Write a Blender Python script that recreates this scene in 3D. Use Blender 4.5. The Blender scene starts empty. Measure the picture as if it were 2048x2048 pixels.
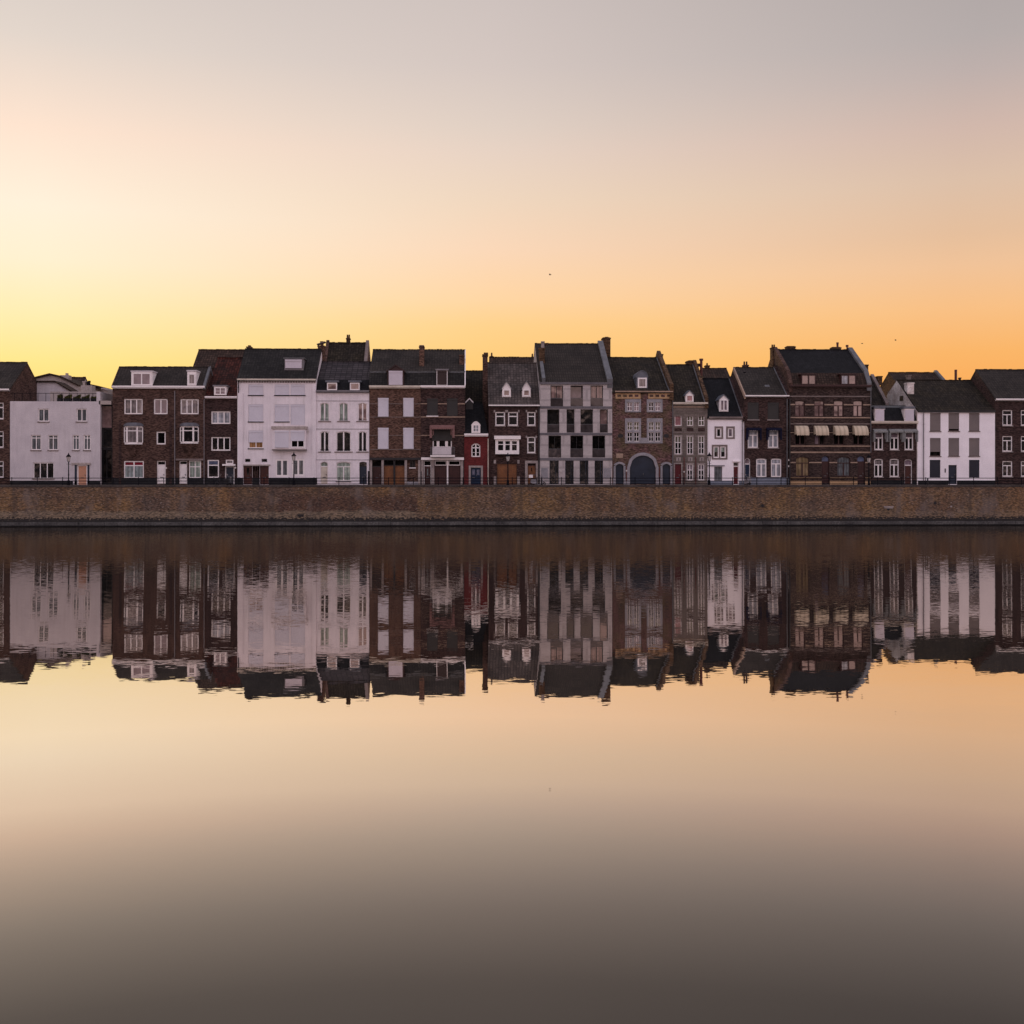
import bpy, math, random
from mathutils import Vector
random.seed(7)
SC = bpy.context.scene
COL = SC.collection
# ------------------------------------------------------------------ camera
F = 2340.0; YH = 960.0; CH = 4.87; AZ = math.atan(86 / F)
SA, CA = math.sin(AZ), math.cos(AZ)
cam = bpy.data.cameras.new('camera'); cam.sensor_width = 36; cam.lens = F / 2048 * 36
cam.shift_y = -(1024 - YH) / 2048; cam.clip_start = .1; cam.clip_end = 9000
co = bpy.data.objects.new('camera', cam); COL.objects.link(co)
co.location = (0, 0, CH); co.rotation_euler = (math.radians(90), 0, -AZ)
SC.camera = co
SC.view_settings.view_transform = 'Standard'; SC.view_settings.look = 'None'
SC.view_settings.exposure = 0; SC.view_settings.gamma = 1; SC.view_settings.use_curve_mapping = False

def lin(c):
    return tuple((v / 255 / 12.92) if v / 255 <= .04045 else ((v / 255 + .055) / 1.055) ** 2.4 for v in c)
# ------------------------------------------------------------------ sky
world = bpy.data.worlds.new("World"); SC.world = world; world.use_nodes = True
wt = world.node_tree; wt.nodes.clear()
def wn(t, **k):
    n = wt.nodes.new(t)
    for a, b in k.items(): setattr(n, a, b)
    return n
wout = wn('ShaderNodeOutputWorld')
sky = wn('ShaderNodeTexSky', sky_type='NISHITA', sun_disc=False)
SUN_EL, SUN_AZ = 2.6, -24.0
sky.sun_elevation = math.radians(SUN_EL); sky.sun_rotation = math.radians(SUN_AZ)
bg1 = wn('ShaderNodeBackground'); bg1.inputs['Strength'].default_value = .003
wt.links.new(sky.outputs[0], bg1.inputs['Color'])
tc = wn('ShaderNodeTexCoord'); sep = wn('ShaderNodeSeparateXYZ')
wt.links.new(tc.outputs['Generated'], sep.inputs[0])
def wramp(stops, src, scale=1.0):
    r = wn('ShaderNodeValToRGB'); e = r.color_ramp.elements
    while len(e) > 1: e.remove(e[0])
    for i, (p, c) in enumerate(stops):
        el = e[0] if i == 0 else e.new(p)
        el.position = p; l = lin(c); el.color = (l[0], l[1], l[2], 1)
    wt.links.new(src, r.inputs[0]); return r.outputs[0]
def wmap(src, a, b, smooth=True):
    m = wn('ShaderNodeMapRange'); m.inputs[1].default_value = a; m.inputs[2].default_value = b
    if smooth: m.interpolation_type = 'SMOOTHSTEP'
    wt.links.new(src, m.inputs[0]); return m.outputs[0]
Z = sep.outputs['Z']
left = wramp([(0, (255, 200, 90)), (.06, (255, 214, 110)), (.094, (255, 228, 142)), (.131, (255, 235, 178)), (.173, (255, 239, 208)), (.213, (255, 240, 218)), (.27, (253, 227, 207)), (.334, (226, 213, 203)), (.42, (206, 196, 192)), (1, (150, 150, 170))], Z)
mid = wramp([(0, (255, 180, 80)), (.06, (255, 194, 102)), (.10, (255, 203, 122)), (.131, (255, 209, 140)), (.152, (255, 213, 163)), (.193, (250, 215, 184)), (.233, (239, 214, 190)), (.27, (231, 210, 195)), (.29, (224, 207, 195)), (.334, (212, 198, 192)), (.42, (200, 189, 186)), (1, (150, 150, 170))], Z)
right = wramp([(0, (248, 160, 72)), (.06, (250, 168, 84)), (.102, (250, 181, 104)), (.136, (248, 191, 132)), (.169, (240, 194, 152)), (.193, (229, 190, 156)), (.233, (220, 191, 168)), (.271, (209, 183, 171)), (.31, (190, 175, 171)), (.334, (181, 171, 169)), (.42, (168, 160, 160)), (1, (150, 150, 170))], Z)
back = wramp([(0, (222, 182, 172)), (.12, (224, 188, 180)), (.3, (208, 192, 201)), (.6, (190, 186, 204)), (1, (176, 177, 196))], Z)
def wmix(f, a, b):
    m = wn('ShaderNodeMixRGB'); wt.links.new(f, m.inputs[0]); wt.links.new(a, m.inputs[1]); wt.links.new(b, m.inputs[2]); return m.outputs[0]
X = sep.outputs['X']
front = wmix(wmap(X, -.33, .02, False), left, wmix(wmap(X, .02, .38, False), mid, right))
allc = wmix(wmap(sep.outputs['Y'], -.25, .55), back, front)
# the eastern sky behind the photographer is what lights the shaded house fronts
stb = wn('ShaderNodeMapRange'); stb.interpolation_type = 'SMOOTHSTEP'
stb.inputs[1].default_value = -.25; stb.inputs[2].default_value = .55
BACKSKY = 1.7
stb.inputs[3].default_value = BACKSKY; stb.inputs[4].default_value = 1.0
wt.links.new(sep.outputs['Y'], stb.inputs[0])
bg2 = wn('ShaderNodeBackground'); wt.links.new(allc, bg2.inputs['Color']); wt.links.new(stb.outputs[0], bg2.inputs['Strength'])
add = wn('ShaderNodeAddShader'); wt.links.new(bg1.outputs[0], add.inputs[0]); wt.links.new(bg2.outputs[0], add.inputs[1])
wt.links.new(add.outputs[0], wout.inputs[0])
# ------------------------------------------------------------------ sun (at the horizon, behind the houses, left)
sl = bpy.data.lights.new('sun', 'SUN'); sl.energy = .5; sl.angle = math.radians(.5); sl.color = (1, .62, .3)
so = bpy.data.objects.new('sun', sl); COL.objects.link(so)
sd = Vector((math.sin(math.radians(SUN_AZ)), math.cos(math.radians(SUN_AZ)), math.tan(math.radians(SUN_EL))))
so.rotation_euler = sd.to_track_quat('Z', 'Y').to_euler(); so.location = (0, 0, 60)

# ------------------------------------------------------------------ helpers
def W(px, py, D=130.0):
    dx = (px - 1024) / F; dz = (YH - py) / F
    t = D / (CA - SA * dx)
    return ((SA + CA * dx) * t, CH + dz * t)
def R(x0, y0, x1, y1, D=130.0):
    xm = (x0 + x1) / 2
    return (W(x0, 0, D)[0], W(xm, y1, D)[1], W(x1, 0, D)[0], W(xm, y0, D)[1])   # X0,Z0,X1,Z1
ZS = 4.34          # street level
class MB:
    def __init__(s): s.v = []; s.f = []
    def poly(s, pts):
        n = len(s.v); s.v += [tuple(p) for p in pts]; s.f.append(tuple(range(n, n + len(pts))))
    def box(s, x0, x1, y0, y1, z0, z1):
        if x0 > x1: x0, x1 = x1, x0
        if y0 > y1: y0, y1 = y1, y0
        if z0 > z1: z0, z1 = z1, z0
        n = len(s.v)
        s.v += [(x0, y0, z0), (x1, y0, z0), (x1, y1, z0), (x0, y1, z0), (x0, y0, z1), (x1, y0, z1), (x1, y1, z1), (x0, y1, z1)]
        s.f += [tuple(n + i for i in q) for q in ((0, 3, 2, 1), (4, 5, 6, 7), (0, 1, 5, 4), (1, 2, 6, 5), (2, 3, 7, 6), (3, 0, 4, 7))]
    def prism(s, a, b):
        """a, b: matching loops of 3D points"""
        n = len(s.v); k = len(a); s.v += [tuple(p) for p in a] + [tuple(p) for p in b]
        s.f.append(tuple(n + i for i in range(k))); s.f.append(tuple(n + k + i for i in reversed(range(k))))
        for i in range(k):
            j = (i + 1) % k; s.f.append((n + j, n + i, n + k + i, n + k + j))
    def xz(s, pts, y0, y1): s.prism([(p[0], y0, p[1]) for p in pts], [(p[0], y1, p[1]) for p in pts])
    def yz(s, pts, x0, x1): s.prism([(x0, p[0], p[1]) for p in pts], [(x1, p[0], p[1]) for p in pts])
    def xy(s, pts, z0, z1): s.prism([(p[0], p[1], z0) for p in pts], [(p[0], p[1], z1) for p in pts])
    def tube(s, p0, p1, r0, r1=None, n=8):
        r1 = r0 if r1 is None else r1
        p0, p1 = Vector(p0), Vector(p1); d = (p1 - p0).normalized()
        u = d.orthogonal().normalized(); w = d.cross(u)
        a = [p0 + r0 * (math.cos(2 * math.pi * i / n) * u + math.sin(2 * math.pi * i / n) * w) for i in range(n)]
        b = [p1 + r1 * (math.cos(2 * math.pi * i / n) * u + math.sin(2 * math.pi * i / n) * w) for i in range(n)]
        s.prism(a, b)
    def ring(s, c, r, t, ax='y', n=20):
        pts = []
        for i in range(n):
            an = 2 * math.pi * i / n
            pts.append(Vector(c) + (Vector((math.cos(an), 0, math.sin(an))) if ax == 'y' else Vector((0, math.cos(an), math.sin(an)))) * r)
        for i in range(n): s.tube(pts[i], pts[(i + 1) % n], t, n=5)
    def build(s, name, mat, parent=None, loc=None, smooth=False):
        o = loc if loc is not None else Vector((0, 0, 0))
        if parent is not None:
            q = parent
            while q is not None: o = o + q.location; q = q.parent
        me = bpy.data.meshes.new(name)
        me.from_pydata([(a - o[0], b - o[1], c - o[2]) for a, b, c in s.v], [], s.f)
        import bmesh
        bm = bmesh.new(); bm.from_mesh(me); bmesh.ops.recalc_face_normals(bm, faces=bm.faces); bm.to_mesh(me); bm.free()
        if smooth:
            for p in me.polygons: p.use_smooth = True
        me.materials.append(mat)
        ob = bpy.data.objects.new(name, me); COL.objects.link(ob)
        if loc is not None: ob.location = loc
        if parent is not None: ob.parent = parent
        return ob
def tag(o, label=None, cat=None, group=None, kind=None):
    if label: o['label'] = label
    if cat: o['category'] = cat
    if group: o['group'] = group
    if kind: o['kind'] = kind
    return o
def empty(name, loc, label, cat, group=None):
    o = bpy.data.objects.new(name, None); COL.objects.link(o); o.location = loc; o.empty_display_size = .3
    return tag(o, label, cat, group)
# ------------------------------------------------------------------ materials
MATS = {}
def mat(key, c1, c2=None, rough=.8, bump=0, nscale=1.2, fine=14, fineamt=.35, brick=None, slat=None, fold=None, ior=1.45, streak=0, metal=0, grime=None, planks=None):
    """c1/c2: base colours mottled by noise. brick=(w,h,mortar colour,contrast). slat / fold / planks = period in metres"""
    if key in MATS: return MATS[key]
    m = bpy.data.materials.new(key); m.use_nodes = True; MATS[key] = m
    t = m.node_tree; N = t.nodes; L = t.links; N.clear()
    out = N.new('ShaderNodeOutputMaterial'); b = N.new('ShaderNodeBsdfPrincipled'); L.new(b.outputs[0], out.inputs[0])
    b.inputs['Roughness'].default_value = rough; b.inputs['Specular IOR Level'].default_value = 0 if key == 'iron' else .15 if rough > .68 else .4; b.inputs['IOR'].default_value = ior; b.inputs['Metallic'].default_value = metal
    geo = N.new('ShaderNodeNewGeometry'); sp = N.new('ShaderNodeSeparateXYZ'); L.new(geo.outputs['Position'], sp.inputs[0])
    c2 = c2 or tuple(v * .75 for v in c1)
    def math_(op, a, bb):
        q = N.new('ShaderNodeMath'); q.operation = op
        for i, v in enumerate((a, bb)):
            if hasattr(v, 'default_value'): L.new(v, q.inputs[i])
            else: q.inputs[i].default_value = v
        return q.outputs[0]
    def mix(f, a, bb, mode='MIX'):
        q = N.new('ShaderNodeMixRGB'); q.blend_type = mode
        for i, v in enumerate((f, a, bb)):
            if isinstance(v, tuple): q.inputs[i].default_value = (v[0], v[1], v[2], 1)
            elif hasattr(v, 'default_value'): L.new(v, q.inputs[i])
            else: q.inputs[i].default_value = v
        return q.outputs[0]
    def noise(vec, sc, det=4, lo=.35, hi=.65):
        q = N.new('ShaderNodeTexNoise'); q.inputs['Scale'].default_value = sc; q.inputs['Detail'].default_value = det
        L.new(vec, q.inputs['Vector'])
        r = N.new('ShaderNodeMapRange'); r.inputs[1].default_value = lo; r.inputs[2].default_value = hi; L.new(q.outputs['Fac'], r.inputs[0])
        return r.outputs[0], q.outputs['Fac']
    n1, _ = noise(geo.outputs['Position'], nscale)
    col = mix(n1, c1, c2)
    n2, raw2 = noise(geo.outputs['Position'], fine, 5, .25, .75)
    col = mix(1.0, col, mix(n2, (1 - fineamt,) * 3, (1 + fineamt,) * 3), 'MULTIPLY')
    height = raw2
    xy = math_('ADD', sp.outputs['X'], sp.outputs['Y'])
    if brick:
        cb = N.new('ShaderNodeCombineXYZ'); L.new(xy, cb.inputs[0]); L.new(sp.outputs['Z'], cb.inputs[1])
        if len(brick) > 4: L.new(sp.outputs['X'], cb.inputs[0]); L.new(math_('MULTIPLY', sp.outputs['Z'], brick[4]), cb.inputs[1])
        bt = N.new('ShaderNodeTexBrick'); L.new(cb.outputs[0], bt.inputs['Vector'])
        bt.inputs['Scale'].default_value = 1; bt.inputs['Brick Width'].default_value = brick[0]; bt.inputs['Row Height'].default_value = brick[1]
        bt.inputs['Mortar Size'].default_value = brick[1] * .11; bt.inputs['Mortar Smooth'].default_value = .3
        k = brick[3]
        bt.inputs['Color1'].default_value = (1 + k, 1 + k, 1 + k, 1); bt.inputs['Color2'].default_value = (1 - k, 1 - k, 1 - k, 1)
        mo = brick[2]; bt.inputs['Mortar'].default_value = (mo, mo, mo, 1)
        if len(brick) > 4: bt.offset = 0.0
        col = mix(1.0, col, bt.outputs['Color'], 'MULTIPLY'); height = bt.outputs['Fac']
    for per, dirn, dark in ((slat, 'Z', .72), (fold, 'X', .62), (planks, 'X', .6)):
        if per:
            ph = math_('MULTIPLY', sp.outputs[dirn], 2 * math.pi / per)
            if dirn == 'X' and per == fold:
                ph = math_('ADD', ph, math_('MULTIPLY', raw2, 5.0))
            w = math_('SINE', ph, 0); w = math_('MULTIPLY', math_('ADD', w, 1.0), .5)
            if per == planks: w = math_('POWER', w, .25)
            col = mix(1.0, col, mix(w, (dark,) * 3, (1.05,) * 3), 'MULTIPLY'); height = w
    if streak:
        cs = N.new('ShaderNodeCombineXYZ'); L.new(math_('MULTIPLY', xy, 2.2), cs.inputs[0]); L.new(math_('MULTIPLY', sp.outputs['Z'], .22), cs.inputs[2])
        q, _ = noise(cs.outputs[0], 1.6, 5, .5, .8)
        col = mix(math_('MULTIPLY', q, streak), col, grime or (.16, .14, .12))
    L.new(col, b.inputs['Base Color'])
    if bump:
        bp = N.new('ShaderNodeBump'); bp.inputs['Strength'].default_value = bump; bp.inputs['Distance'].default_value = .03
        L.new(height, bp.inputs['Height']); L.new(bp.outputs[0], b.inputs['Normal'])
    return m
def glass(key, c, r=.04, fold=None, ior=1.9):
    """window pane; base colour carries dark room, curtain or painted sky reflection"""
    if key in MATS: return MATS[key]
    m = mat(key, c, tuple(v * .6 for v in c), rough=.5, nscale=.9, fine=2.5, fineamt=.3, fold=fold)
    t = m.node_tree; b = [n for n in t.nodes if n.type == 'BSDF_PRINCIPLED'][0]
    b.inputs['Coat Weight'].default_value = 1; b.inputs['Coat Roughness'].default_value = r; b.inputs['Coat IOR'].default_value = ior
    b.inputs['Specular IOR Level'].default_value = 0
    g = t.nodes.new('ShaderNodeNewGeometry'); q = t.nodes.new('ShaderNodeTexNoise'); q.inputs['Scale'].default_value = .8; q.inputs['Detail'].default_value = 1
    t.links.new(g.outputs['Position'], q.inputs['Vector'])
    bp = t.nodes.new('ShaderNodeBump'); bp.inputs['Strength'].default_value = 1; bp.inputs['Distance'].default_value = .012
    t.links.new(q.outputs['Fac'], bp.inputs['Height']); t.links.new(bp.outputs[0], b.inputs['Coat Normal'])
    return m
BR = (.23, .08, 1.0, .72)
M = dict(
 white_paint=mat('white_paint', (.84, .78, .76), (.78, .72, .71), .5, fineamt=.08),
 cream_paint=mat('cream_paint', (.62, .55, .46), (.50, .43, .36), .6, fineamt=.15),
 grey_paint=mat('grey_paint', (.20, .18, .19), (.15, .14, .15), .5, fineamt=.15),
 dark_paint=mat('dark_paint', (.02, .018, .02), (.012, .012, .014), .4, fineamt=.2),
 brown_paint=mat('brown_paint', (.045, .015, .014), (.03, .011, .011), .4, fineamt=.2),
 red_paint=mat('red_paint', (.11, .008, .014), (.08, .006, .010), .35, fineamt=.15),
 navy_paint=mat('navy_paint', (.018, .026, .045), (.012, .018, .03), .4, fineamt=.15),
 blue_paint=mat('blue_paint', (.004, .020, .055), (.003, .014, .04), .3, fineamt=.15),
 zinc=mat('zinc', (0.1368, 0.1370, 0.1449), (0.0889, 0.0881, 0.0927), .6, fineamt=.25),
 lead=mat('lead', (0.1300, 0.1358, 0.1584), (0.0900, 0.0970, 0.1144), .5, fineamt=.25),
 iron=mat('iron', (.012, .012, .016), (.008, .008, .010), .9, fineamt=.2),
 plaster=mat('plaster', (.78, .71, .73), (.70, .64, .66), .9, .15, .7, 9, .1, streak=.34, grime=(.34, .30, .27)),
 plaster_bright=mat('plaster_bright', (.90, .84, .86), (.84, .78, .80), .9, .15, .7, 9, .08, streak=.08, grime=(.4, .37, .35)),
 plaster_grey=mat('plaster_grey', (.58, .53, .54), (.50, .455, .47), .9, .15, .7, 9, .12, streak=.25, grime=(.26, .23, .22)),
 plaster_warm=mat('plaster_warm', (.42, .36, .33), (.33, .28, .26), .9, .15, .7, 6, .25, streak=.3),
 plaster_old=mat('plaster_old', (.84, .78, .75), (.52, .44, .40), .9, .3, .9, 5, .35, streak=.5),
 brick_brown=mat('brick_brown', (0.0850, 0.0500, 0.0393), (0.0580, 0.0340, 0.0281), .9, .3, .8, 12, .3, brick=BR),
 brick_dark=mat('brick_dark', (0.0540, 0.0314, 0.0282), (0.0378, 0.0235, 0.0220), .9, .3, .8, 12, .3, brick=BR),
 brick_black=mat('brick_black', (.020, .018, .018), (.013, .012, .013), .85, .3, .8, 12, .3, brick=BR),
 brick_warm=mat('brick_warm', (.115, .066, .048), (.075, .043, .034), .9, .3, .8, 10, .35, brick=BR),
 brick_plum=mat('brick_plum', (0.0559, 0.0330, 0.0294), (0.0399, 0.0252, 0.0229), .9, .3, .8, 12, .3, brick=BR),
 brick_purple=mat('brick_purple', (0.1242, 0.0670, 0.0646), (0.0869, 0.0633, 0.0388), .9, .3, .9, 10, .45, brick=BR),
 brick_big=mat('brick_big', (0.0558, 0.0372, 0.0327), (0.0377, 0.0260, 0.0232), .9, .3, .8, 12, .3, brick=BR),
 brick_orange=mat('brick_orange', (0.0976, 0.0565, 0.0321), (0.0585, 0.0363, 0.0241), .9, .3, .8, 9, .35, brick=BR),
 red_wall=mat('red_wall', (0.1360, 0.0255, 0.0255), (0.0978, 0.0204, 0.0204), .85, .2, .8, 10, .2, brick=(.22, .075, .85, .2)),
 concrete=mat('concrete', (.46, .41, .40), (.40, .355, .35), .85, .1, .5, 7, .12, brick=(2.6, 1.25, .8, .05)),
 concrete_dark=mat('concrete_dark', (.15, .14, .15), (.11, .10, .11), .85, .1, .5, 7, .2),
 stone=mat('stone', (.34, .29, .27), (.24, .20, .19), .85, .2, 1.2, 8, .25),
 stone_blue=mat('stone_blue', (0.3000, 0.2800, 0.2970), (0.2300, 0.2200, 0.2340), .8, .2, 1.2, 8, .18),
 stone_brown=mat('stone_brown', (.175, .145, .125), (.125, .100, .088), .85, .2, .9, 8, .25, brick=(.6, .3, .75, .12)),
 stone_pale=mat('stone_pale', (.33, .28, .26), (.25, .21, .20), .85, .2, .9, 8, .2, brick=(.6, .3, .75, .1)),
 stone_taupe=mat('stone_taupe', (.22, .175, .16), (.15, .12, .11), .85, .2, .9, 8, .25),
 stone_tan=mat('stone_tan', (.48, .31, .17), (.36, .23, .13), .85, .2, .9, 8, .2),
 stone_cream=mat('stone_cream', (.38, .27, .20), (.28, .20, .15), .85, .2, .9, 8, .25),
 plinth=mat('plinth', (.022, .021, .022), (.014, .014, .016), .8, .2, .9, 8, .4),
 plinth_blue=mat('plinth_blue', (.20, .22, .27), (.15, .165, .20), .8, .2, .9, 8, .2),
 tile=mat('tile', (0.0427, 0.0355, 0.0303), (0.0285, 0.0238, 0.0209), .8, .6, .5, 6, .4, brick=(.30, .30, .6, .2, 1.25)),
 tile_black=mat('tile_black', (0.0268, 0.0242, 0.0219), (0.0164, 0.0148, 0.0139), .7, .5, .5, 6, .4, brick=(.30, .28, .5, .3, 1.25)),
 tile_brown=mat('tile_brown', (0.0528, 0.0325, 0.0240), (0.0359, 0.0239, 0.0184), .8, .6, .5, 6, .4, brick=(.30, .34, .42, .35, 1.25)),
 tile_grey=mat('tile_grey', (0.0974, 0.0770, 0.0680), (0.0609, 0.0495, 0.0446), .75, .6, .6, 5, .4, brick=(.34, .36, .5, .3, 1.25)),
 tile_pan=mat('tile_pan', (0.0402, 0.0322, 0.0267), (0.0269, 0.0218, 0.0184), .8, .8, .5, 6, .4, brick=(.26, .42, .62, .14, 1.1)),
 tile_blue=mat('tile_blue', (0.0540, 0.0451, 0.0462), (0.0378, 0.0317, 0.0336), .72, .6, .5, 6, .3, brick=(.6, .34, .38, .3, 1.25)),
 tile_red=mat('tile_red', (0.0681, 0.0194, 0.0134), (0.0286, 0.0129, 0.0105), .8, .6, .7, 5, .5, brick=(.30, .34, .40, .45, 1.25)),
 tile_moss=mat('tile_moss', (0.0237, 0.0189, 0.0150), (0.0337, 0.0262, 0.0179), .85, .6, .6, 5, .5, brick=(.30, .30, .45, .35, 1.25)),
 slate=mat('slate', (0.0137, 0.0131, 0.0145), (0.0098, 0.0093, 0.0102), .78, .3, .6, 7, .4, brick=(.28, .22, .6, .3, 1.25)),
 zincband=mat('zincband', (.11, .11, .115), (.07, .07, .07), .6, .1, 1.4, 6, .5),
 shutter=mat('shutter', (.68, .65, .71), (.64, .61, .67), .45, .3, .7, 9, .06, slat=.11),
 shutter_white=mat('shutter_white', (.66, .60, .66), (.6, .55, .6), .45, .3, .7, 9, .06, slat=.11),
 shutter_dark=mat('shutter_dark', (.034, .030, .027), (.026, .023, .022), .5, .3, .7, 9, .1, slat=.11),
 shutter_brown=mat('shutter_brown', (.036, .018, .015), (.03, .015, .013), .5, .3, .7, 9, .1, slat=.11),
 shutter_taupe=mat('shutter_taupe', (.19, .155, .145), (.165, .135, .13), .5, .3, .7, 9, .08, slat=.11),
 shutter_navy=mat('shutter_navy', (.014, .016, .028), (.012, .013, .022), .45, .3, .7, 9, .1, slat=.11),
 wood_orange=mat('wood_orange', (.20, .075, .025), (.13, .048, .018), .45, .2, 1.5, 10, .3, planks=.16),
 wood_red=mat('wood_red', (.070, .018, .012), (.045, .012, .009), .45, .2, 1.5, 10, .3, planks=.18),
 wood_maroon=mat('wood_maroon', (.050, .015, .013), (.035, .011, .010), .45, .2, 1.5, 10, .2, planks=.2),
 wood_peach=mat('wood_peach', (.52, .26, .16), (.47, .23, .14), .5, .1, 1.5, 10, .1),
 awning=mat('awning', (.56, .46, .34), (.48, .39, .28), .9, .1, 1, 8, .1, planks=.5),
 awning_navy=mat('awning_navy', (.010, .011, .030), (.008, .009, .022), .9),
 awning_grey=mat('awning_grey', (.26, .26, .25), (.18, .18, .18), .9, planks=.12),
 awning_pink=mat('awning_pink', (.26, .14, .13), (.2, .11, .10), .9, planks=.15),
 leaf=mat('leaf', (.085, .075, .022), (.035, .04, .016), .9, 0, 3, 12, .5),
 rust=mat('rust', (.12, .035, .03), (.08, .025, .022), .6),
 lampglass=mat('lampglass', (.55, .5, .47), (.5, .45, .42), .2, fineamt=.1),
)
G = dict(
 dark=glass('pane_dark', (.012, .012, .014), ior=1.65),
 salmon=glass('pane_salmon', (.30, .20, .185), fold=.45, ior=1.7),
 black=glass('pane_black', (.004, .004, .005), ior=1.35),
 room=glass('pane_room', (.03, .028, .028), ior=1.7),
 curtain=glass('pane_curtain', (.26, .22, .22), fold=.35, ior=1.6),
 pale=glass('pane_pale', (.33, .38, .38), fold=.4, ior=1.5),
 green=glass('pane_green', (.36, .42, .36), fold=.4, ior=1.5),
 greydrape=glass('pane_grey_drape', (.16, .17, .18), fold=.3, ior=1.6),
 bluewhite=glass('pane_blue_white', (.40, .41, .45), fold=.45, ior=1.5),
 pink=glass('pane_pink_sky', (.22, .14, .135), ior=2.0),  # pink of the reflected sky put into the pane colour
 rose=glass('pane_rose', (.40, .20, .21), ior=1.6),
 orange=glass('pane_orange', (.42, .22, .10), fold=.3, ior=1.5),
 tan=glass('pane_tan', (.24, .17, .095), fold=.4, ior=1.5),
 red=glass('pane_red', (.20, .015, .03), ior=1.5),
 blue=glass('pane_blue', (.12, .14, .22), ior=1.6),
 lilac=glass('pane_lilac', (.20, .15, .18), ior=1.7),
 olive=glass('pane_olive', (.15, .14, .10), ior=1.6),
)
# ------------------------------------------------------------------ house builder
HG = 'town houses in a row along the quay'
def arc_pts(x0, x1, ztop, r, n=10):
    w = x1 - x0; xm = (x0 + x1) / 2; pts = []
    for i in range(n + 1):
        t = -1 + 2 * i / n
        h = math.sqrt(max(0, 1 - t * t)) if r > .42 * w else 1 - t * t
        pts.append((xm + t * w / 2, ztop - r + r * h))
    return pts
class House:
    def __init__(s, label, x0, x1, ytop, wall, D=130.0, name='town_house', cat='house', group=HG, zb=None, depth=9):
        s.D = D; s.px = (x0, x1); s.xm = (x0 + x1) / 2
        s.X0 = W(x0, 0, D)[0] + .004; s.X1 = W(x1, 0, D)[0] - .004; s.ZT = W(s.xm, ytop, D)[1]
        s.zb = ZS if zb is None else zb
        s.root = empty(name, ((s.X0 + s.X1) / 2, D, s.zb), label, cat, group)
        s.wallmat = M[wall]; s.open = []; s.prof = None; s.depth = depth; s.roofo = None; s.wall = None; s.bands = []
    def r(s, x0, y0, x1, y1, d=0): return R(x0, y0, x1, y1, s.D + d)
    # ---- roof: profile of (setback, pixel row) from eave to ridge
    def roof(s, prof, m, back=None, xr=None, t=.16, lower=None, name='roof'):
        P = [(a, W(s.xm, b, s.D + a)[1]) for a, b in prof]
        s.prof = P; sr, zr = P[-1]
        bk = back or (sr * 2 + .5, s.ZT)
        s.full = P + [bk]; s.depth = bk[0]
        segs = [(i, i + 1) for i in range(len(P) - 1)]
        XR = [(s.X0 - .03, s.X1 + .03)] * len(P) if xr is None else [(W(a, 0, s.D + P[i][0])[0], W(b, 0, s.D + P[i][0])[0]) for i, (a, b) in enumerate(xr)]
        s.XR = XR
        def slab(mb, i, j):
            (s0, z0), (s1, z1) = (s.full + [])[i], s.full[j]
            xa = XR[min(i, len(P) - 1)]; xb = XR[min(j, len(P) - 1)]
            y0, y1 = s.D + s0, s.D + s1
            top = [(xa[0], y0, z0), (xa[1], y0, z0), (xb[1], y1, z1), (xb[0], y1, z1)]
            mb.prism(top, [(p[0], p[1], p[2] - t) for p in top])
        mb = MB()
        rng = range(len(P) - 1)
        if lower is not None:
            ml = MB(); slab(ml, 0, 1)
            for i in list(rng)[1:] + [len(P) - 1]: slab(mb, i, i + 1)
        else:
            for i in list(rng) + [len(P) - 1]: slab(mb, i, i + 1)
        # ridge tiles: one low capping, slightly uneven
        xa = XR[-1]; n = max(2, int((xa[1] - xa[0]) / .33)); st = (xa[1] - xa[0]) / n
        for k in range(n):
            h = .06 + random.random() * .05
            mb.box(xa[0] + k * st, xa[0] + (k + .93) * st, s.D + sr - .13, s.D + sr + .13, zr - .12, zr + h)
        if xr is not None:
            for e in (0, 1):
                eave = [(XR[0][e], s.D + P[0][0], P[0][1]), (XR[0][e], s.D + bk[0], bk[1])]
                q = [(XR[i][e], s.D + P[i][0], P[i][1]) for i in range(len(P))]
                for i in range(1, len(q)): mb.poly([eave[1], q[i - 1], q[i]])
        s.roofo = mb.build(name, M[m], s.root)
        if lower is not None: ml.build('mansard_slope', M[lower], s.roofo)
        return s
    def zr(s, sb):
        P = s.full
        for (a, za), (b, zb) in zip(P, P[1:]):
            if a <= sb <= b: return za + (zb - za) * (sb - a) / (b - a)
        return P[-1][1]
    def sz(s, z):
        """setback where front roof reaches height z"""
        P = s.prof
        for (a, za), (b, zb) in zip(P, P[1:]):
            if za <= z <= zb: return a + (b - a) * (z - za) / (zb - za)
        return P[-1][0]
    def parapet(s, side, m, w=.35, h=.35, dz=.5, kneel=0, to=None, fl=False):
        P = list(s.full) if to is None else list(s.prof)
        top = [(s.D + a, z + h) for a, z in P]; bot = [(s.D + a, z - dz) for a, z in reversed(P)]
        x = (s.X1 - w + .05, s.X1 + .06) if side > 0 else (s.X0 - .06, s.X0 + w - .05)
        mb = MB()
        if fl:
            f = MB()
            for (p, q) in zip(P, P[1:]):
                xf = x[0] - .1 if side > 0 else x[1]
                f.yz([(s.D + p[0], p[1] + .12), (s.D + q[0], q[1] + .12), (s.D + q[0], q[1] - .05), (s.D + p[0], p[1] - .05)], xf, xf + .1)
            f.build('lead_flashing', M['zinc'], s.roofo)
        for (p, q) in zip(P, P[1:]):
            mb.yz([(s.D + p[0], p[1] + h), (s.D + q[0], q[1] + h), (s.D + q[0], q[1] - dz), (s.D + p[0], p[1] - dz)], x[0], x[1])
        return mb.build('gable_coping', M[m], s.roofo)
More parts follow.
